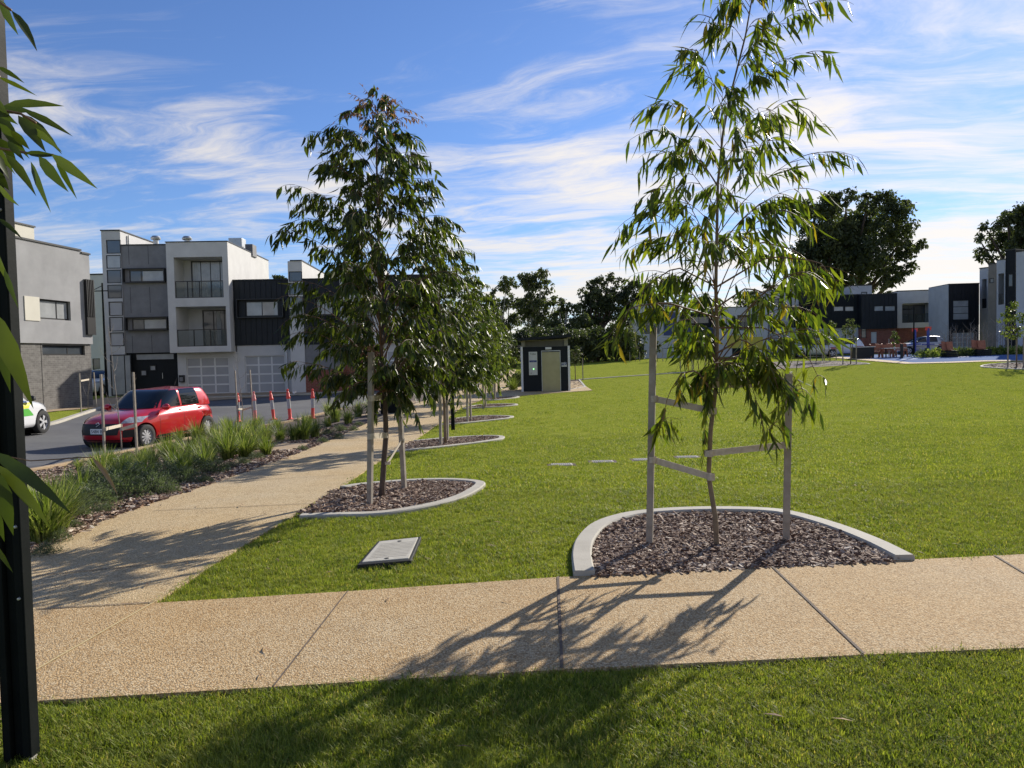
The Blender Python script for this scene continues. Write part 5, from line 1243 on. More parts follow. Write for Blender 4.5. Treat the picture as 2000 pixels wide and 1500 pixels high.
        if detail:
            for hx in P['handles']:
                z, xf, xr, w, e = catmull(tab, P['beltt']); y = S(tab, P['beltt'], math.pi/2).y
                hb = MB(); hb.tube([(hx-.08, sd*(y-.005), z-.04),(hx-.05, sd*(y+.03), z-.035),(hx+.05, sd*(y+.03), z-.035),(hx+.08, sd*(y-.005), z-.04)], .014, 6); hb.build('door_handle', MT[paint], root, smooth=True)
            for sx in P['seams']: band(.16, P['beltt']+.03, sx-.004, sx+.004, sd, 'door_seam', 'dark', .003, tb=tab)
            band(.055, .13, P['wheels'][1]+P['arch']+.06, P['wheels'][0]-P['arch']-.06, sd, 'sill', 'dark', .006, tb=tab)
    if detail:
        front(tab, .23, .50, -.52, .52, 'grille', 'dark', .012, 1, yt0=-.60, yt1=.60)
        front(tab, .02, .10, -.62, .62, 'bumper_lip', 'dark', .012, 1, yt0=-.66, yt1=.66)
        for sd in (-1, 1): front(tab, .16, .34, sd*.60, sd*.76, 'fog_lamp_recess', 'dark', .012, 1, yt0=sd*.62)
        z, xf, xr, w, e = catmull(tab, .33); 
        mb = MB(); mb.box(xf+.012, -.19, z-.065, xf+.03, .19, z+.065); pl = mb.build('number_plate', MT['plate'], root)
        cu = bpy.data.curves.new('plate_text', 'FONT'); cu.body = 'S484 B'; cu.size = .12; cu.extrude = .001; cu.align_x = 'CENTER'; cu.materials.append(MT['dark'])
        o = bpy.data.objects.new('plate_text', cu); col.objects.link(o); o = meshify(o, 'plate_text'); o.parent = pl; o.location = (xf+.032, 0, z-.042); o.rotation_euler = (math.pi/2, 0, math.pi/2)
        z, xf, xr, w, e = catmull(tab, .47); mb = MB()
        pts = [(.05,.03),(-.01,.06),(-.05,.03),(.05,-.03),(.01,-.06),(-.05,-.03)]
        mb.tube([(xf+.02, -a*1.1, z+b_*1.1) for a, b_ in pts], .012, 5); mb.build('emblem', MT['rim'], root)
        mb = MB(); mb.tube([(P['ant'],0,P['ztop']),(P['ant']-.12,0,P['ztop']+.2)], [.006,.003], 5); mb.build('aerial', MT['dark'], root)
        for sd in (-1, 1):
            mb = MB(); mb.tube([(P['cab'][0][1]-.16, sd*.42-.2, P['cab'][0][0]+.02),(P['cab'][0][1]-.42, sd*.42+.12, P['cab'][0][0]+.2)], .008, 4); mb.build('wiper', MT['dark'], root)
    return root
MT['redlens'] = pm('tail lamp lens', (0.25,0.01,0.01), None, rough=.1, coat=1.0)
hatch = dict(w=.867, rw=.30, arch=.355, wheels=(1.22,-1.23), crown=.05, spokes=10, ztop=1.50, ant=-.95,
  body=[(.20,1.74,-1.72,.78,5),(.27,1.86,-1.86,.84,4.2),(.38,1.915,-1.92,.862,3.8),(.50,1.92,-1.92,.868,3.8),(.62,1.89,-1.90,.868,3.8),(.72,1.83,-1.88,.862,3.7),(.80,1.72,-1.86,.85,3.5),(.87,1.50,-1.84,.82,3.3),(.93,1.20,-1.82,.79,3.2),(.965,.98,-1.79,.765,3.6)],
  cab=[(.93,.90,-1.80,.78,4.2),(1.08,.74,-1.74,.755,4.6),(1.22,.56,-1.64,.72,4.8),(1.34,.40,-1.54,.685,4.8),(1.41,.27,-1.47,.65,4.6),(1.44,.14,-1.40,.60,4.0),(1.45,-.1,-1.2,.46,3.2)],
  glassw=.69, side=[(.52,-.18,-.40,.0,'front_side_window'),(-.26,-.98,.0,.06,'rear_side_window')], hl=(.50,.68,.56,.80), mir=(.56,.93,1.0), handles=(-.12,-.95), beltt=.86, seams=(.72,-.22,-1.02))
pf = G(298, 872.5); 
RZ = math.atan2(-1.0, -0.02)   # heading towards the camera
def place_car(front_px, heading_deg, P):
    p = G(*front_px); a = R(heading_deg); f = Vector((math.cos(a), math.sin(a), 0)); l = Vector((-math.sin(a), math.cos(a), 0))
    side = P.get('seen', 1)
    c = p - f*P['wheels'][0] - l*side*(P['w']-.05); return (c.x, c.y, ter(c.x, c.y)), a
hatch['seen'] = 1
loc, a = place_car((286, 872), -104, hatch)
car('small red hatchback parked at the kerb behind the planting bed', 'redpaint', (loc[0], loc[1], loc[2]+.01), a, hatch, pitch=R(0.5))
suv = dict(hatch); suv.update(w=.92, rw=.35, arch=.40, wheels=(1.35,-1.35), spokes=5, ztop=1.6,
  body=[(.24,1.85,-1.9,.84,5),(.32,2.02,-2.04,.90,4.2),(.45,2.10,-2.10,.92,3.8),(.58,2.12,-2.12,.925,3.8),(.72,2.08,-2.1,.925,3.8),(.84,2.0,-2.06,.92,3.7),(.92,1.86,-2.04,.905,3.5),(.98,1.62,-2.02,.88,3.3),(1.03,1.34,-2.0,.85,3.2),(1.06,1.12,-1.97,.82,3.6)],
  cab=[(1.02,1.2,-1.96,.82,3.8),(1.18,.95,-1.9,.79,4.0),(1.33,.66,-1.8,.74,4.2),(1.46,.36,-1.68,.69,4.2),(1.54,.12,-1.6,.64,4.0),(1.575,-.1,-1.5,.58,3.5),(1.59,-.3,-1.3,.45,3.0)], side=[(.60,-.2,-.45,.0,'front_side_window'),(-.28,-1.15,.0,.08,'rear_side_window')], mir=(.7,.98,1.1), seams=(.8,-.24,-1.15))
# white car, nose to the right: visible wheel is its front left one seen from its left... heading +x
ps = G(84, 849); aw = R(92); f = Vector((math.cos(aw), math.sin(aw), 0)); l = Vector((-math.sin(aw), math.cos(aw), 0)); c = ps - f*suv['wheels'][0] + l*(suv['w']-.05)
wc = car('white hatchback with green and yellow side graphics, mostly hidden by the black post', 'whitepaint', (c.x, c.y, ter(c.x, c.y)+.01), aw, suv, detail=False)
MT['green'] = pm('green graphic', (.10,.42,.06), None, rough=.3); MT['lime'] = pm('yellow graphic', (.72,.66,.05), None, rough=.3)
def graphic(root, P, t0, t1, x0, x1, mat, s0, s1):
    mb = MB(); vs = []; tb = P['body']; n, m = 10, 6
    for i in range(m+1):
        t = t0+(t1-t0)*i/m; z, xf, xr, w, e = catmull(tb, t); cx = (xf+xr)/2; a_ = (xf-xr)/2
        for k in range(n+1):
            x = x0+s0*i/m+(x1+s1*i/m-x0-s0*i/m)*k/n; q_ = min(1, abs((x-cx)/a_)); vs.append((x, -(w*(1-q_**e)**(1/e)+.005), z))
    mb.add(vs, [(i*(n+1)+k, i*(n+1)+k+1, (i+1)*(n+1)+k+1, (i+1)*(n+1)+k) for i in range(m) for k in range(n)]); mb.build('graphic', MT[mat], root, smooth='all')
graphic(wc, suv, .34, .52, -.6, .86, 'green', 0, -.25); graphic(wc, suv, .53, .78, -.6, .62, 'lime', 0, .25)
for (px_, y_, hd, paint, lab) in ((187,748,-80,'whitepaint','white car down the side street behind the bare sapling'),(1590,697,170,'silverpaint','dark glassed silver car beyond the small trees at the far lawn edge'),(1640,694,170,'whitepaint','white car parked beyond the small trees'),(1797,688,175,'silverpaint','pale silver car parked between the shelter seats and the blue posts')):
    Yc = {187:47, 1590:66, 1640:68, 1797:66}[px_]; p = at(px_, y_, Yc)
    car(lab, paint, (p.x, p.y, ter(p.x, p.y)), R(hd), suv, detail=False)

# ---------------- black post in the foreground ----------------
def blackpost():
    b = at(45, 1488, 2.85); b.z = ter(b.x, b.y); top = at(14, 0, 2.85)
    root = thing('black_post', 'tall black steel post with small bolts at the left edge', 'post', b, R(-1))
    H_ = top.z - b.z + .9
    mb = MB(); w_ = .056; 
    mb.box(-w_, -.03, -.05, -w_+.006, .022, H_); mb.box(-w_+.006, -.03, -.05, -w_+.03, -.024, H_); mb.box(-w_+.03,-.004,-.05,w_-.03,.002,H_); mb.box(w_-.034,-.03,-.05,w_-.006,-.024,H_); mb.box(w_-.006,-.03,-.05,w_,.022,H_); mb.box(-w_+.006,.016,-.05,w_-.006,.022,H_)
    mb.box(-w_+.024,-.024,-.05,-w_+.03,-.004,H_); mb.box(w_-.034,-.024,-.05,w_-.028,-.004,H_)
    mb.build('shaft', MT['postblack'], root, bevel=.002)
    for (px_, py_) in ((58,1025),(61,1164),(47,412)):
        z = at(px_, py_, 2.85).z - b.z; bt = MB(); bt.lathe([(0,-.008),(.005,-.007),(.007,0)], 8, 0, (w_-.018,-.03,z), 'y'); bt.build('bolt', MT['steel'], root, smooth=True)
    ft = MB(); ft.box(w_-.010,-.032,-.02,w_+.003,.0,.025); ft.build('concrete_spatter', MT['concrete'], root)
blackpost()
# ---------------- branch of the tree standing just outside the left edge ----------------
def edge_tree():
    b = Vector((-2.55, 2.3, ter(-2.55, 2.3))); root = thing('edge_gum_tree', 'gum whose long leaves hang in from the left edge before the black post', 'tree', b, 0, None)
    mt = MB(); mt.tube([(0,0,-.05),(.02,.0,1.0),(0,.03,2.0),(.03,0,3.2)], [.03,.026,.02,.012], 8); mt.build('trunk', MT['bark'], root, smooth='all')
    q = random.Random(8); ml = MB(); mbr = MB()
    L = [(22,20,85,94,15),(0,0,32,62,15),(-6,130,50,155,8),(-4,150,72,181,7),(10,205,120,193,15),(-5,215,62,208,15),(45,215,142,256,13),(40,222,130,285,15),(35,225,90,295,19),(60,250,120,283,11),(-2,240,60,302,16),(15,275,45,312,11),(10,300,80,370,14),(60,315,95,405,15),(75,305,130,372,19),(100,302,186,357,17),(108,308,152,385,13),(50,298,112,306,10),(-4,360,30,405,13),(-6,425,48,462,8),(-8,485,20,565,24),(8,525,32,600,9),(-20,200,30,240,18),(-20,260,25,340,18),(-15,330,20,372,15),(-30,180,20,215,14),(-10,225,40,262,16),(-16,290,22,350,14),(0,270,32,318,14),(20,255,62,290,12),(5,312,30,330,10)]
    for i, (x0, y0, x1, y1, w_) in enumerate(L):
        Yd = 2.35+q.uniform(-.12,.15); p = at(x0, y0, Yd); e = at(x1, y1, Yd+q.uniform(-.05,.05)); d = e-p
        leaf(ml, p-b, d, _Rt*q.uniform(-.2,.5)+_Up*1.0+_F*q.uniform(-.6,.6), d.length, w_*1.25/FPX*Yd, q.uniform(-.16,.05), q.uniform(.25,.85), .2)
    B_ = [(-22,600,75,790,36,1.25,-.14,.8),(-20,880,152,978,26,1.35,.26,.2),(-10,905,116,1012,22,1.4,.3,.93),(-14,915,38,1042,34,1.38,.2,.5),(20,920,62,992,24,1.45,.1,.4),(-10,640,24,765,24,1.5,.1,.5),(-10,990,6,1060,16,1.4,0,.5),(-8,1065,23,1120,9,1.6,0,.6)]
    for (x0, y0, x1, y1, w_, Yd, cu, av) in B_:
        p = at(x0, y0, Yd); e = at(x1, y1, Yd); d = e-p
        leaf(ml, p-b, d, _Rt*.9+_Up*.6+_F*.25, d.length, w_*1.05/FPX*Yd, cu if False else -abs(cu)*0.6, av, .15)
    for pl in ([(-60,190),(0,215),(40,222),(70,240)], [(-60,290),(0,290),(60,300),(105,303)], [(-60,-10),(0,5),(22,20)], [(-60,140),(0,150)], [(-80,890),(-20,885)], [(-80,470),(-10,480)], [(-80,600),(-25,598)]):
        yy = 2.35 if pl[0][1] < 600 else 1.4
        pts = [at(x, y, yy)-b for x, y in pl]; mbr.tube(pts, [.004*(yy/2.3)]*len(pts), 6)
    # feeder boughs back to the trunk
    for (px_, py_, yy) in ((-60,190,2.35),(-60,290,2.35),(-60,-10,2.35),(-60,140,2.35),(-80,890,1.4),(-80,470,2.35),(-80,600,1.4)):
        e = at(px_, py_, yy)-b; s_ = Vector((0,0,max(.3, min(3.0, e.z-.15)))); mbr.tube([s_, s_.lerp(e,.5)+Vector((0,0,.08)), e], [.010,.007,.004], 6)
    # dry stem with a dead leaf
    pts = [at(x, y, 2.3)-b for x, y in ((-60,885),(20,893),(60,900),(110,897),(150,894),(180,893))]; mbr.tube(pts, .0018, 5)
    mbr.build('branches', MT['twig'], root, smooth='all')
    ml.build('foliage', MT['leafnear'], root, smooth='all')
    dl = MB(); p = at(180,893,2.3); e = at(246,955,2.32); d = e-p; leaf(dl, p-b, d, _Up, d.length, 10*2.3/FPX, -.25, .5, .6); tag(dl.build('dead_leaf', MT['deadleaf'], root), 'dry pinkish brown dead leaf')
MT['leafnear'] = leafmat('near gum leaf', (0.022,0.034,0.008), (0.045,0.062,0.010), (0.085,0.10,0.014), .38, (0.26,0.13,0.015), .45)
MT['deadleaf'] = leafmat('dead leaf', (.16,.10,.07), (.28,.19,.14), (.36,.26,.2), .1)
edge_tree()

# ---------------- bollards, boxes, lids ----------------
def bollard(px_, py_, top, lab, matn='orange', lean=(0, 0)):
    b = G(px_, py_); h_ = at(px_, top, b.y).z - b.z; s = h_/1.15
    root = thing('safety_bollard', lab, 'bollard', b, 0, 'red and white bollards along the planting bed'); root.rotation_euler = (lean[0], lean[1], 0)
    mb = MB(); mb.lathe([(.13,0),(.13,.03),(.08,.05),(.062,.08),(.06,.42),(.06,.78),(.075,.80),(.075,.86),(.06,.88),(.058,1.0),(.04,1.03),(.03,1.06),(.045,1.09),(.04,1.13),(0,1.15)], 16); mb.build('body', MT[matn], root, smooth=True)
    m2 = MB(); m2.lathe([(.0625,.42),(.0625,.78)], 16); m2.build('reflective_band', MT['reflect'], root, smooth='all')
    root.scale = (s, s, s); return root
for a_ in ((466,824,767,'red and white bollard hidden behind the sapling stakes','orange',(0,.0)),(499,822,764,'faded pinkish bollard right of the sapling stakes','pinkish',(0,-.03)),(535,820,763,'leaning bright red bollard with a grey band','orange',(.0,-.09)),(567,820,759,'bollard with a scrap of tape tied round its top','orange',(0,-.06)),(611,818,759,'rightmost upright bright red bollard near the dense gum','orange',(0,.02))): bollard(*a_)
def tape():
    p = at(572, 766, G(567,820).y-.1); mb = MB(); mb.add([(0,0,.03),(.06,-.02,.02),(.13,.0,.05),(.12,.01,-.02),(.05,-.02,-.05),(0,0,-.03)], [(0,1,4,5),(1,2,3,4)]); o = mb.build('tape_scrap', MT['plate'], loc=p); tag(o, 'scrap of pale tape on top of the fourth red bollard', 'tape')
tape()
def blackbollard(px_, py_, top, lab, w_=.09):
    b = G(px_, py_); h_ = at(px_, top, b.y).z-b.z; mb = MB(); mb.box(-w_/2,-w_/2,-.05,w_/2,w_/2,h_); o = mb.build('black_bollard', MT['postblack'], loc=b, bevel=.01); tag(o, lab, 'bollard', 'square black posts beside the path')
blackbollard(885,840,752,'square black post behind the edging of the third mulch bed'); blackbollard(974,766,735,'square black post near the left of the toilet block apron', .12)
def bin_():
    b = G(763, 807); root = thing('litter_bin', 'black litter bin beside the path behind the dense gum', 'bin', b, 0)
    mb = MB(); mb.box(-.3,-.25,0,.3,.25,.92); mb.build('body', MT['postblack'], root, bevel=.02); m2 = MB(); m2.box(-.33,-.28,.94,.33,.28,1.0); m2.build('lid', MT['dark'], root, bevel=.015)
    m3 = MB(); m3.box(.33,-.25,.0,.62,.25,.9); m3.build('side_cabinet', MT['postblack'], root, bevel=.02)
bin_()
def pit():
    # low concrete service lid in a black surround
    P4 = [G(a, b_, .03) for a, b_ in ((698,1106),(803,1097),(823,1051),(738,1060))]; c = sum(P4, Vector())/4; root = thing('service_lid', 'large square concrete service lid in a black surround on the near lawn', 'service lid', c)
    def sh(k, z0, z1, mat, nm, par=root):
        v = [(c+(p-c)*k)-c for p in P4]; mb = MB(); mb.add([(x.x,x.y,z0) for x in v]+[(x.x,x.y,z1) for x in v], [(3,2,1,0),(4,5,6,7),(0,1,5,4),(1,2,6,5),(2,3,7,6),(3,0,4,7)]); return mb.build(nm, MT[mat], par, bevel=.004)
    sh(1.0, -.05, .012, 'dark', 'surround'); ld = sh(.88, .0, .02, 'lidmat', 'lid')
    e1 = (P4[1]-P4[0]); e2 = (P4[3]-P4[0]); mb = MB()
    for i in range(12):
        for j in range(10):
            q_ = P4[0]-c + e1*(.17+.66*i/11) + e2*(.2+.6*j/9); s_ = .011; mb.add([(q_.x-s_,q_.y-s_*.9,.0215),(q_.x+s_,q_.y-s_*.9,.0215),(q_.x+s_,q_.y+s_*.9,.0215),(q_.x-s_,q_.y+s_*.9,.0215)], [(0,1,2,3)])
    mb.build('tread_pattern', MT['concrete'], ld)
    mb = MB()
    for f1, f2 in ((.5,.12),(.5,.86)): q_ = P4[0]-c + e1*f1 + e2*f2; mb.lathe([(0,.022),(.018,.022)], 10, 0, (q_.x,q_.y,0))
    mb.build('lifting_eye', MT['dark'], ld)
    for i, (a, b_) in enumerate(lids):
        p = G(a, b_); root = thing('drain_grate', ['leftmost','second from left','third from left','rightmost'][i]+' of the four small white slotted grates in the lawn', 'drain grate', p, 0, 'four small grates in the lawn')
        mb = MB(); mb.box(-.16,-.10,-.02,.16,.10,.012); mb.build('frame', MT['concrete'], root, bevel=.01); m2 = MB()
        for k in range(9): m2.box(-.135+k*.031,-.08,.0125,-.121+k*.031,.08,.016)
        m2.build('slots', MT['panel'], root)
        m3 = MB(); m3.box(-.21,-.14,-.03,.21,.14,.004); m3.build('soil_rim', MT['mulch'], root)
MT['lidmat'] = pm('worn concrete lid', (.36,.34,.29), (.48,.46,.40), 14, .85, .001, 80)
pit()
# ---------------- park furniture round the court ----------------
def farprop():
    # blue posts with red tops
    for (x, yb, yt, lab) in ((1787,694,640,'left blue post with a red top on the court'),(1813,696,637,'right blue post with a red heart shaped top on the court')):
        b = G(x, yb); h_ = at(x, yt, b.y).z-b.z; root = thing('court_post', lab, 'post', b, 0, 'blue court posts'); mb = MB(); mb.tube([(0,0,0),(0,0,h_*.93)], .11, 10); mb.build('shaft', MT['bluepost'], root, smooth=True)
        m2 = MB(); m2.box(-.22,-.05,h_*.86,.22,.05,h_*.98); m2.add([(-.26,-.06,h_*.98),(.26,-.06,h_*.98),(0,-.06,h_*.82)],[(0,1,2)]); m2.build('top_plate', MT['orange'], root); m3 = MB(); m3.box(-.35,-.3,h_*.38,.35,.3,h_*.42); m3.build('shelf', MT['bluepost'], root)
    # table between them
    b = G(1800, 692); root = thing('game_table', 'grey table tennis table between the blue posts', 'table', b, 0); mb = MB(); mb.box(-1.3,-.7,.72,1.3,.7,.78); mb.build('table_top', MT['panel'], root); 
    for sx in (-.9,.9): m2 = MB(); m2.box(sx-.08,-.5,0,sx+.08,.5,.72); m2.build('leg', MT['dark'], root)
    # lounge seats
    for (x, yb, wpx, lab) in ((1855,689,22,'left dark slatted box seat with a red brown back beyond the court'),(1916,689,28,'right dark slatted box seat with a red brown back beyond the court')):
        b = at(x, yb, 56); b.z = ter(b.x, b.y); w_ = wpx/FPX*56/2; root = thing('lounge_seat', lab, 'bench', b, 0, 'slatted lounge seats'); mb = MB()
        for k in range(4): mb.box(-w_,-.4,.02+.13*k,w_,.4,.12+.13*k)
        mb.build('seat_box', MT['navy'], root); m2 = MB(); m2.bar((0,.35,.5),(w_*.4,.75,1.15),.06,w_*1.7, up=Vector((1,0,0))); m2.add([(0,.25,.55),(w_,.25,.55),(w_*1.3,.6,1.2),(w_*.15,.6,1.2),(0,.31,.55),(w_,.31,.55),(w_*1.3,.66,1.2),(w_*.15,.66,1.2)],[(0,1,2,3),(7,6,5,4),(0,4,5,1),(1,5,6,2),(2,6,7,3),(3,7,4,0)]); m2.build('backrest', MT['corten'], root); m3 = MB(); m3.box(-w_,-.42,.56,w_*.2,.4,.6); m3.build('seat', MT['corten'], root)
    # orange brown picnic settings
    for i, (x, lab) in enumerate(((1708,'leftmost orange brown picnic seat by the court'),(1731,'middle orange brown picnic seat by the court'),(1757,'rightmost orange brown picnic seat by the court'))):
        b = at(x, 690, 60); b.z = ter(b.x, b.y); root = thing('picnic_bench', lab, 'bench', b, R(-8), 'orange brown picnic seats')
        mb = MB()
        for sx in (-.42,.42): mb.bar((sx,-.5,0),(sx*.9,-.25,1.05),.07,.1); mb.bar((sx,.3,0),(sx,.25,.5),.07,.1); mb.bar((sx,-.4,.5),(sx,.35,.5),.07,.08); mb.bar((sx*.9,-.25,1.05),(sx*.5,.5,1.1),.05,.08)
        mb.build('frame', MT['corten'], root); m2 = MB(); m2.box(-.42,-.4,.5,.42,.3,.55); m2.build('seat', MT['corten'], root); m3 = MB(); m3.add([(-.42,-.42,.6),(.42,-.42,.6),(.38,-.25,1.05),(-.38,-.25,1.05)],[(0,1,2,3)]); m3.build('backrest', MT['corten'], root)
    b = at(1745,690,59); b.z = ter(b.x,b.y); root = thing('picnic_table', 'pale topped table between the orange brown picnic seats', 'table', b, 0); mb = MB(); mb.box(-.9,-.4,.74,.9,.4,.8); mb.build('table_top', MT['steel'], root); 
    for sx in (-.6,.6): m2 = MB(); m2.tube([(sx,0,0),(sx,0,.74)], .05, 8); m2.build('leg', MT['dark'], root)
    b = at(1684,692,60); b.z = ter(b.x,b.y); root = thing('barbecue', 'dark barbecue cabinet left of the picnic seats', 'barbecue', b, 0); mb = MB(); mb.box(-.75,-.45,0,.75,.45,.9); mb.build('cabinet', MT['dark'], root); m2 = MB(); m2.box(-.85,-.5,.9,.85,.5,.96); m2.build('top', MT['steel'], root)
    b = at(1761,690,57); b.z = ter(b.x,b.y); blk = MB(); blk.box(-.08,-.08,-.05,.08,.08,1.15); o = blk.build('court_bollard', MT['dark'], loc=b, bevel=.01); tag(o, 'short black post right of the picnic seats', 'bollard')
farprop()

# ---------------- far trees ----------------
def bigtree(label, blobs, Y, trunk, seed, mat='leafbg', leafsz=.30, dens=26, bark='barkpale', group='tall trees behind the park', thick=.5, name='gum_tree', nlimb=9, depthk=1.0, base=None):
    q = random.Random(seed); npq = np.random.RandomState(seed)
    b = at(trunk[0], trunk[1], Y); b.z = ter(b.x, b.y); root = thing(name, label, 'tree', b, 0, group)
    pc = [(at(x, y, Y), r/FPX*Y) for x, y, r in blobs]
    # give the crown real depth
    cx = sum(p.x for p, r in pc)/len(pc); hw = max(abs(p.x-cx) for p, r in pc)+.1
    cl = []
    for p, r in pc:
        dy = math.sqrt(max(.05, 1-((p.x-cx)/hw)**2))*hw*.75*depthk
        for s in (q.uniform(-.9,-.2), q.uniform(-.2,.9)) if r > 1.0 else (q.uniform(-.6,.6),): cl.append((p+Vector((q.uniform(-.2,.2)*r, s*dy, q.uniform(-.25,.1)*r)), r*q.uniform(.85,1.05)))
    V = []; A = []
    for c, r in cl:
        # sub clumps on the blob's surface, so the crown has lit tops, dark gaps and ragged edges
        ns = max(9, int(13*r**1.2)) 
        for k in range(ns):
            d = Vector((q.gauss(0,1), q.gauss(0,1), q.gauss(0,1)+.25)).normalized(); sc_ = c + d*r*q.uniform(.45,.95); sr = r*q.uniform(.22,.42); av = q.random()*.6
            n = int(dens*1.5*(sr/leafsz)**1.5)+8
            P_ = npq.normal(0, 1, (n, 3)); P_ /= np.linalg.norm(P_, axis=1)[:, None]; P_ *= (npq.rand(n, 1)**.45)*sr; P_[:, 2] *= .7
            P_ += np.array(sc_-b); V.append(P_); A.append(np.clip(av + npq.rand(n)*.4, 0, 1))
    P_ = np.concatenate(V); A_ = np.concatenate(A); n = len(P_)
    s = leafsz*npq.uniform(.5, 1.2, n)[:, None]; u = npq.normal(0, 1, (n, 3)); u /= np.linalg.norm(u, axis=1)[:, None]; u[:, 2] -= .4; w_ = np.cross(u, npq.normal(0, 1, (n, 3))); w_ /= np.linalg.norm(w_, axis=1)[:, None]
    q4 = np.stack([P_, P_+u*s*.5+w_*s*.28, P_+u*s, P_+u*s*.5-w_*s*.28], 1).reshape(-1, 3)
    me = bpy.data.meshes.new('crown'); me.vertices.add(4*n); me.vertices.foreach_set('co', q4.astype(np.float32).ravel()); me.loops.add(4*n); me.loops.foreach_set('vertex_index', np.arange(4*n)); me.polygons.add(n); me.polygons.foreach_set('loop_start', np.arange(0, 4*n, 4)); me.polygons.foreach_set('loop_total', np.full(n, 4))
    me.update(calc_edges=True); a_ = me.attributes.new('rnd', 'FLOAT', 'POINT'); a_.data.foreach_set('value', np.repeat(A_, 4).astype(np.float32)); me.materials.append(MT[mat])
    o = bpy.data.objects.new('crown', me); col.objects.link(o); o.parent = root
    mt = MB(); fork = Vector((q.uniform(-.3,.3), 0, (min(p.z-r for p, r in pc)-b.z)*.7+1.0)); fork.z = max(fork.z, 1.2)
    mt.tube([(0,0,-.2),(fork.x*.5,0,fork.z*.5),fork], [thick,thick*.8,thick*.65], 10); mt.build('trunk', MT[bark], root, smooth='all')
    lb = MB()
    for c, r in q.sample(cl, min(nlimb, len(cl))):
        e = c-b; m_ = fork.lerp(e,.5)+Vector((q.uniform(-.5,.5),0,-.1*(e-fork).length)); pts = [fork, fork.lerp(m_,.5)+Vector((0,0,.2)), m_, m_.lerp(e,.6), e]
        lb.tube(pts, [thick*.42,thick*.34,thick*.25,thick*.16,thick*.06], 6, cap=False)
    lb.build('limbs', MT[bark], root, smooth='all')
    return root
bigtree('huge dark fig like tree towering over the dark clad houses', [(1590,410,30),(1620,397,20),(1660,402,24),(1700,400,24),(1728,412,20),(1742,440,24),(1755,465,20),(1770,485,15),(1742,500,24),(1700,450,40),(1650,450,42),(1600,460,40),(1570,490,32),(1620,515,40),(1670,510,40),(1718,532,24),(1748,522,14),(1762,534,10),(1700,556,24),(1650,556,30),(1600,560,30),(1728,572,10),(1560,540,24)], 105, (1640,690), 1, 'leafbg2', .5, 12, 'barkdark', thick=1.1, nlimb=16, name='fig_tree')
bigtree('big dark tree rising at the right edge behind the pale houses', [(1925,462,13),(1945,440,18),(1965,428,16),(1988,415,20),(1945,488,20),(1980,465,28),(2015,440,40),(1932,502,10),(2020,500,50),(2050,430,50)], 85, (2000,690), 2, 'leafbg2', .42, 12, 'barkdark', thick=.8, nlimb=10, name='fig_tree')
bigtree('open pale limbed gum with a forked trunk behind the toilet block', [(1030,544,18),(1052,542,18),(1066,560,16),(1040,566,22),(1084,588,14),(1060,596,24),(1022,600,24),(1090,622,20),(1048,626,26)], 88, (1048,700), 3, 'leafbg', .36, 14, thick=.45)
bigtree('open gum left of the forked one, sky showing through its crown', [(966,572,15),(986,558,17),(1002,552,12),(972,596,16),(996,590,18),(960,625,20),(1006,622,18),(985,645,24)], 92, (985,700), 4, 'leafbg', .36, 13, thick=.4)
bigtree('low spreading gum right of the forked one', [(1104,594,11),(1092,600,10),(1125,600,13),(1140,625,18),(1112,612,16),(1082,640,22),(1118,640,20),(1062,655,20),(1130,622,16)], 84, (1095,700), 5, 'leafbg', .36, 14, thick=.35)
bigtree('broad dark gum left of the tall young gum, tallest in its clump', [(1136,572,13),(1150,556,15),(1170,549,14),(1190,545,15),(1160,580,22),(1190,575,24),(1145,600,22),(1180,610,28),(1150,635,28)], 90, (1165,702), 6, 'leafbg2', .38, 16, 'barkdark', thick=.5)
bigtree('broad dark gum partly behind the tall young gum', [(1215,552,15),(1240,556,18),(1262,566,18),(1284,585,16),(1220,580,26),(1255,595,26),(1228,615,28),(1265,630,26),(1300,600,14)], 92, (1240,702), 7, 'leafbg2', .38, 16, 'barkdark', thick=.5)
bigtree('dark tree hidden behind the tall young gum and far blue houses', [(1340,585,14),(1360,590,14),(1450,585,16),(1480,575,20),(1510,580,18),(1535,570,18)], 110, (1480,700), 8, 'leafbg2', .42, 12, 'barkdark', thick=.5)
bigtree('small dark tree showing over the dark clad wing of the townhouse', [(545,541,9),(538,543,7),(553,543,7)], 70, (545,760), 9, 'leafbg2', .3, 14, 'barkdark', thick=.3, nlimb=3)
# lower growth closing the view under the tall trees
for i, (x, w_, top, Yb, lab) in enumerate(((955,22,660,74,'dark bushy tree at the left end of the tree belt'),(985,24,668,70,'dark bushy tree just left of the toilet roof'),(1022,24,650,78,'dark bushy tree behind the toilet roof'),(1060,26,655,76,'dark bushy tree behind the middle of the toilet block'),(1098,26,650,74,'dark bushy tree right behind the toilet roof edge'),(1132,26,655,75,'dark bushy tree right of the toilet block'),(1168,26,650,77,'dark bushy tree left of the small staked lawn trees'),(1204,26,648,76,'dark bushy tree near the white balcony house'),(1236,22,656,79,'dark bushy tree against the far white house'))):
    w_ *= 1.3; bl = [(x-w_*.6, top+12, w_*.6), (x+w_*.55, top+10, w_*.6), (x, top, w_*.62), (x-w_*.5, top+32, w_*.62), (x+w_*.5, top+32, w_*.62), (x, top+24, w_*.7), (x-w_*.3, top+46, w_*.5), (x+w_*.4, top+46, w_*.5)]
    bigtree(lab, bl, Yb, (x, 700), 40+i, 'leafbg' if i % 2 else 'leafbg2', .30, 11, 'barkdark', 'bushy trees under the tall gums', .2, 'bushy_tree', 4, .6)
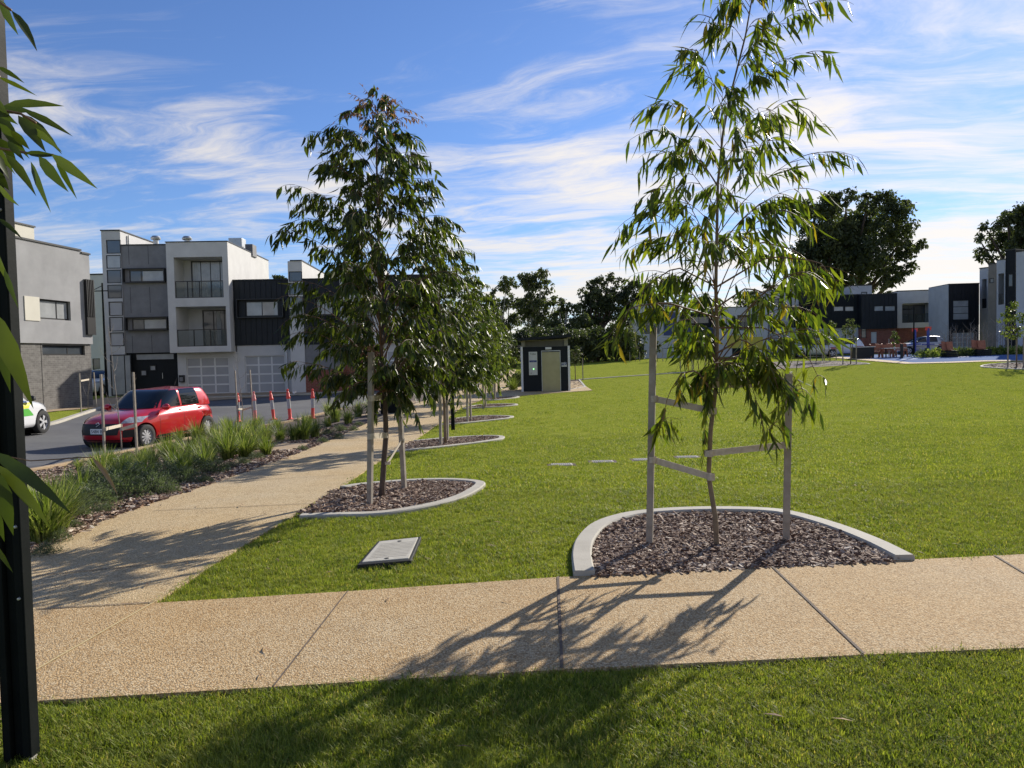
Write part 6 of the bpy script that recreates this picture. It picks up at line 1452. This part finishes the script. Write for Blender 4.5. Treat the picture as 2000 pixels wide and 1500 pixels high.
# small staked trees on the far lawn
def smalltree(x, yb, yt, w_, lab, mat='leaf3', seed=1, Y=None, stakes=2, leafsz=.14):
    b = G(x, yb) if Y is None else at(x, yb, Y); Yb = b.y; h_ = yb-yt
    bl = [(x, yt+h_*.16, w_*.28), (x-w_*.25, yt+h_*.3, w_*.28), (x+w_*.25, yt+h_*.3, w_*.28), (x, yt+h_*.38, w_*.36), (x-w_*.2, yt+h_*.52, w_*.26), (x+w_*.2, yt+h_*.5, w_*.26)]
    r = bigtree(lab, bl, Yb, (x, yb), seed, mat, leafsz, 6, 'bark', 'small staked trees on the far lawn', .035, 'small_tree', 6, .8)
    for k in range(stakes):
        sx = (-.5, .5, .15)[k]; mb = MB(); mb.box(-.03,-.03,-.05,.03,.03,min(1.7, h_*.5/FPX*Yb+.2)); o = mb.build('tree_stake', MT['timber'], loc=(b.x+sx, b.y+.1*k, ter(b.x+sx, b.y))); tag(o, ('left','right','middle')[k]+' stake of the '+lab[:60], 'stake', 'timber tree stakes')
smalltree(1124,743,668,26,'reddish tipped small tree right of the toilet block','leafbg',60)
smalltree(1149,708,678,12,'tiny pale tree in front of the tree belt','leaf3',61,stakes=2)
smalltree(1240,706,676,13,'tiny tree by the dark door of the far white house','leaf3',62)
smalltree(1285,706,662,15,'dark leaved small tree by the far white house','leafbg',63)
smalltree(1342,722,652,26,'small tree left of the tall gum trunk on the lawn','leafbg',64)
smalltree(1365,722,660,24,'small tree just left of the tall gum trunk','leafbg',65)
smalltree(1595,706,628,30,'leftmost small staked tree before the dark clad houses','leaf3',66)
smalltree(1622,704,622,34,'second small staked tree before the dark clad houses','leaf3',67)
smalltree(1660,712,612,36,'reddish topped small tree left of the picnic seats','leafbg',68,stakes=3)
smalltree(1748,700,640,16,'tiny tree behind the picnic table','leaf3',69,Y=62,stakes=1)
smalltree(1985,716,575,62,'reddish topped small tree at the right edge of the lawn','leaf3',70,stakes=3)
# bare hedge of saplings in front of the black house
q = random.Random(99)
for k in range(26):
    x = 1845+k*5.2+q.uniform(-1.5,1.5); b = at(x, 690, 58+q.uniform(-1,1)); b.z = ter(b.x, b.y)
    mb = MB(); h_ = q.uniform(1.6,2.6); mb.tube([(0,0,0),(q.uniform(-.05,.05),0,h_*.5),(0,0,h_)], [.03,.02,.008], 4)
    for m in range(9):
        z = h_*q.uniform(.35,.95); a = q.uniform(0,6.28); l_ = q.uniform(.3,.7); mb.tube([(0,0,z),(math.cos(a)*l_*.6,math.sin(a)*l_*.6,z+l_*.5),(math.cos(a)*l_,math.sin(a)*l_,z+l_)], [.012,.008,.004], 3)
    o = mb.build('bare_sapling', MT['bare'], loc=b); tag(o, 'bare winter sapling in the row before the black clad house', 'sapling', 'row of bare saplings beyond the court')
for k in range(16):
    x = 1805+k*13; b = at(x, 690, 57+q.uniform(-.8,.8)); b.z = ter(b.x, b.y); o = shrubmb(420, .7, .55, 200+k, .05, .2).build('court_shrub', MT['strap' if k % 3 else 'shrub'], loc=b); tag(o, 'low green shrub of the border behind the court seats', 'shrub', 'low shrubs beyond the court')
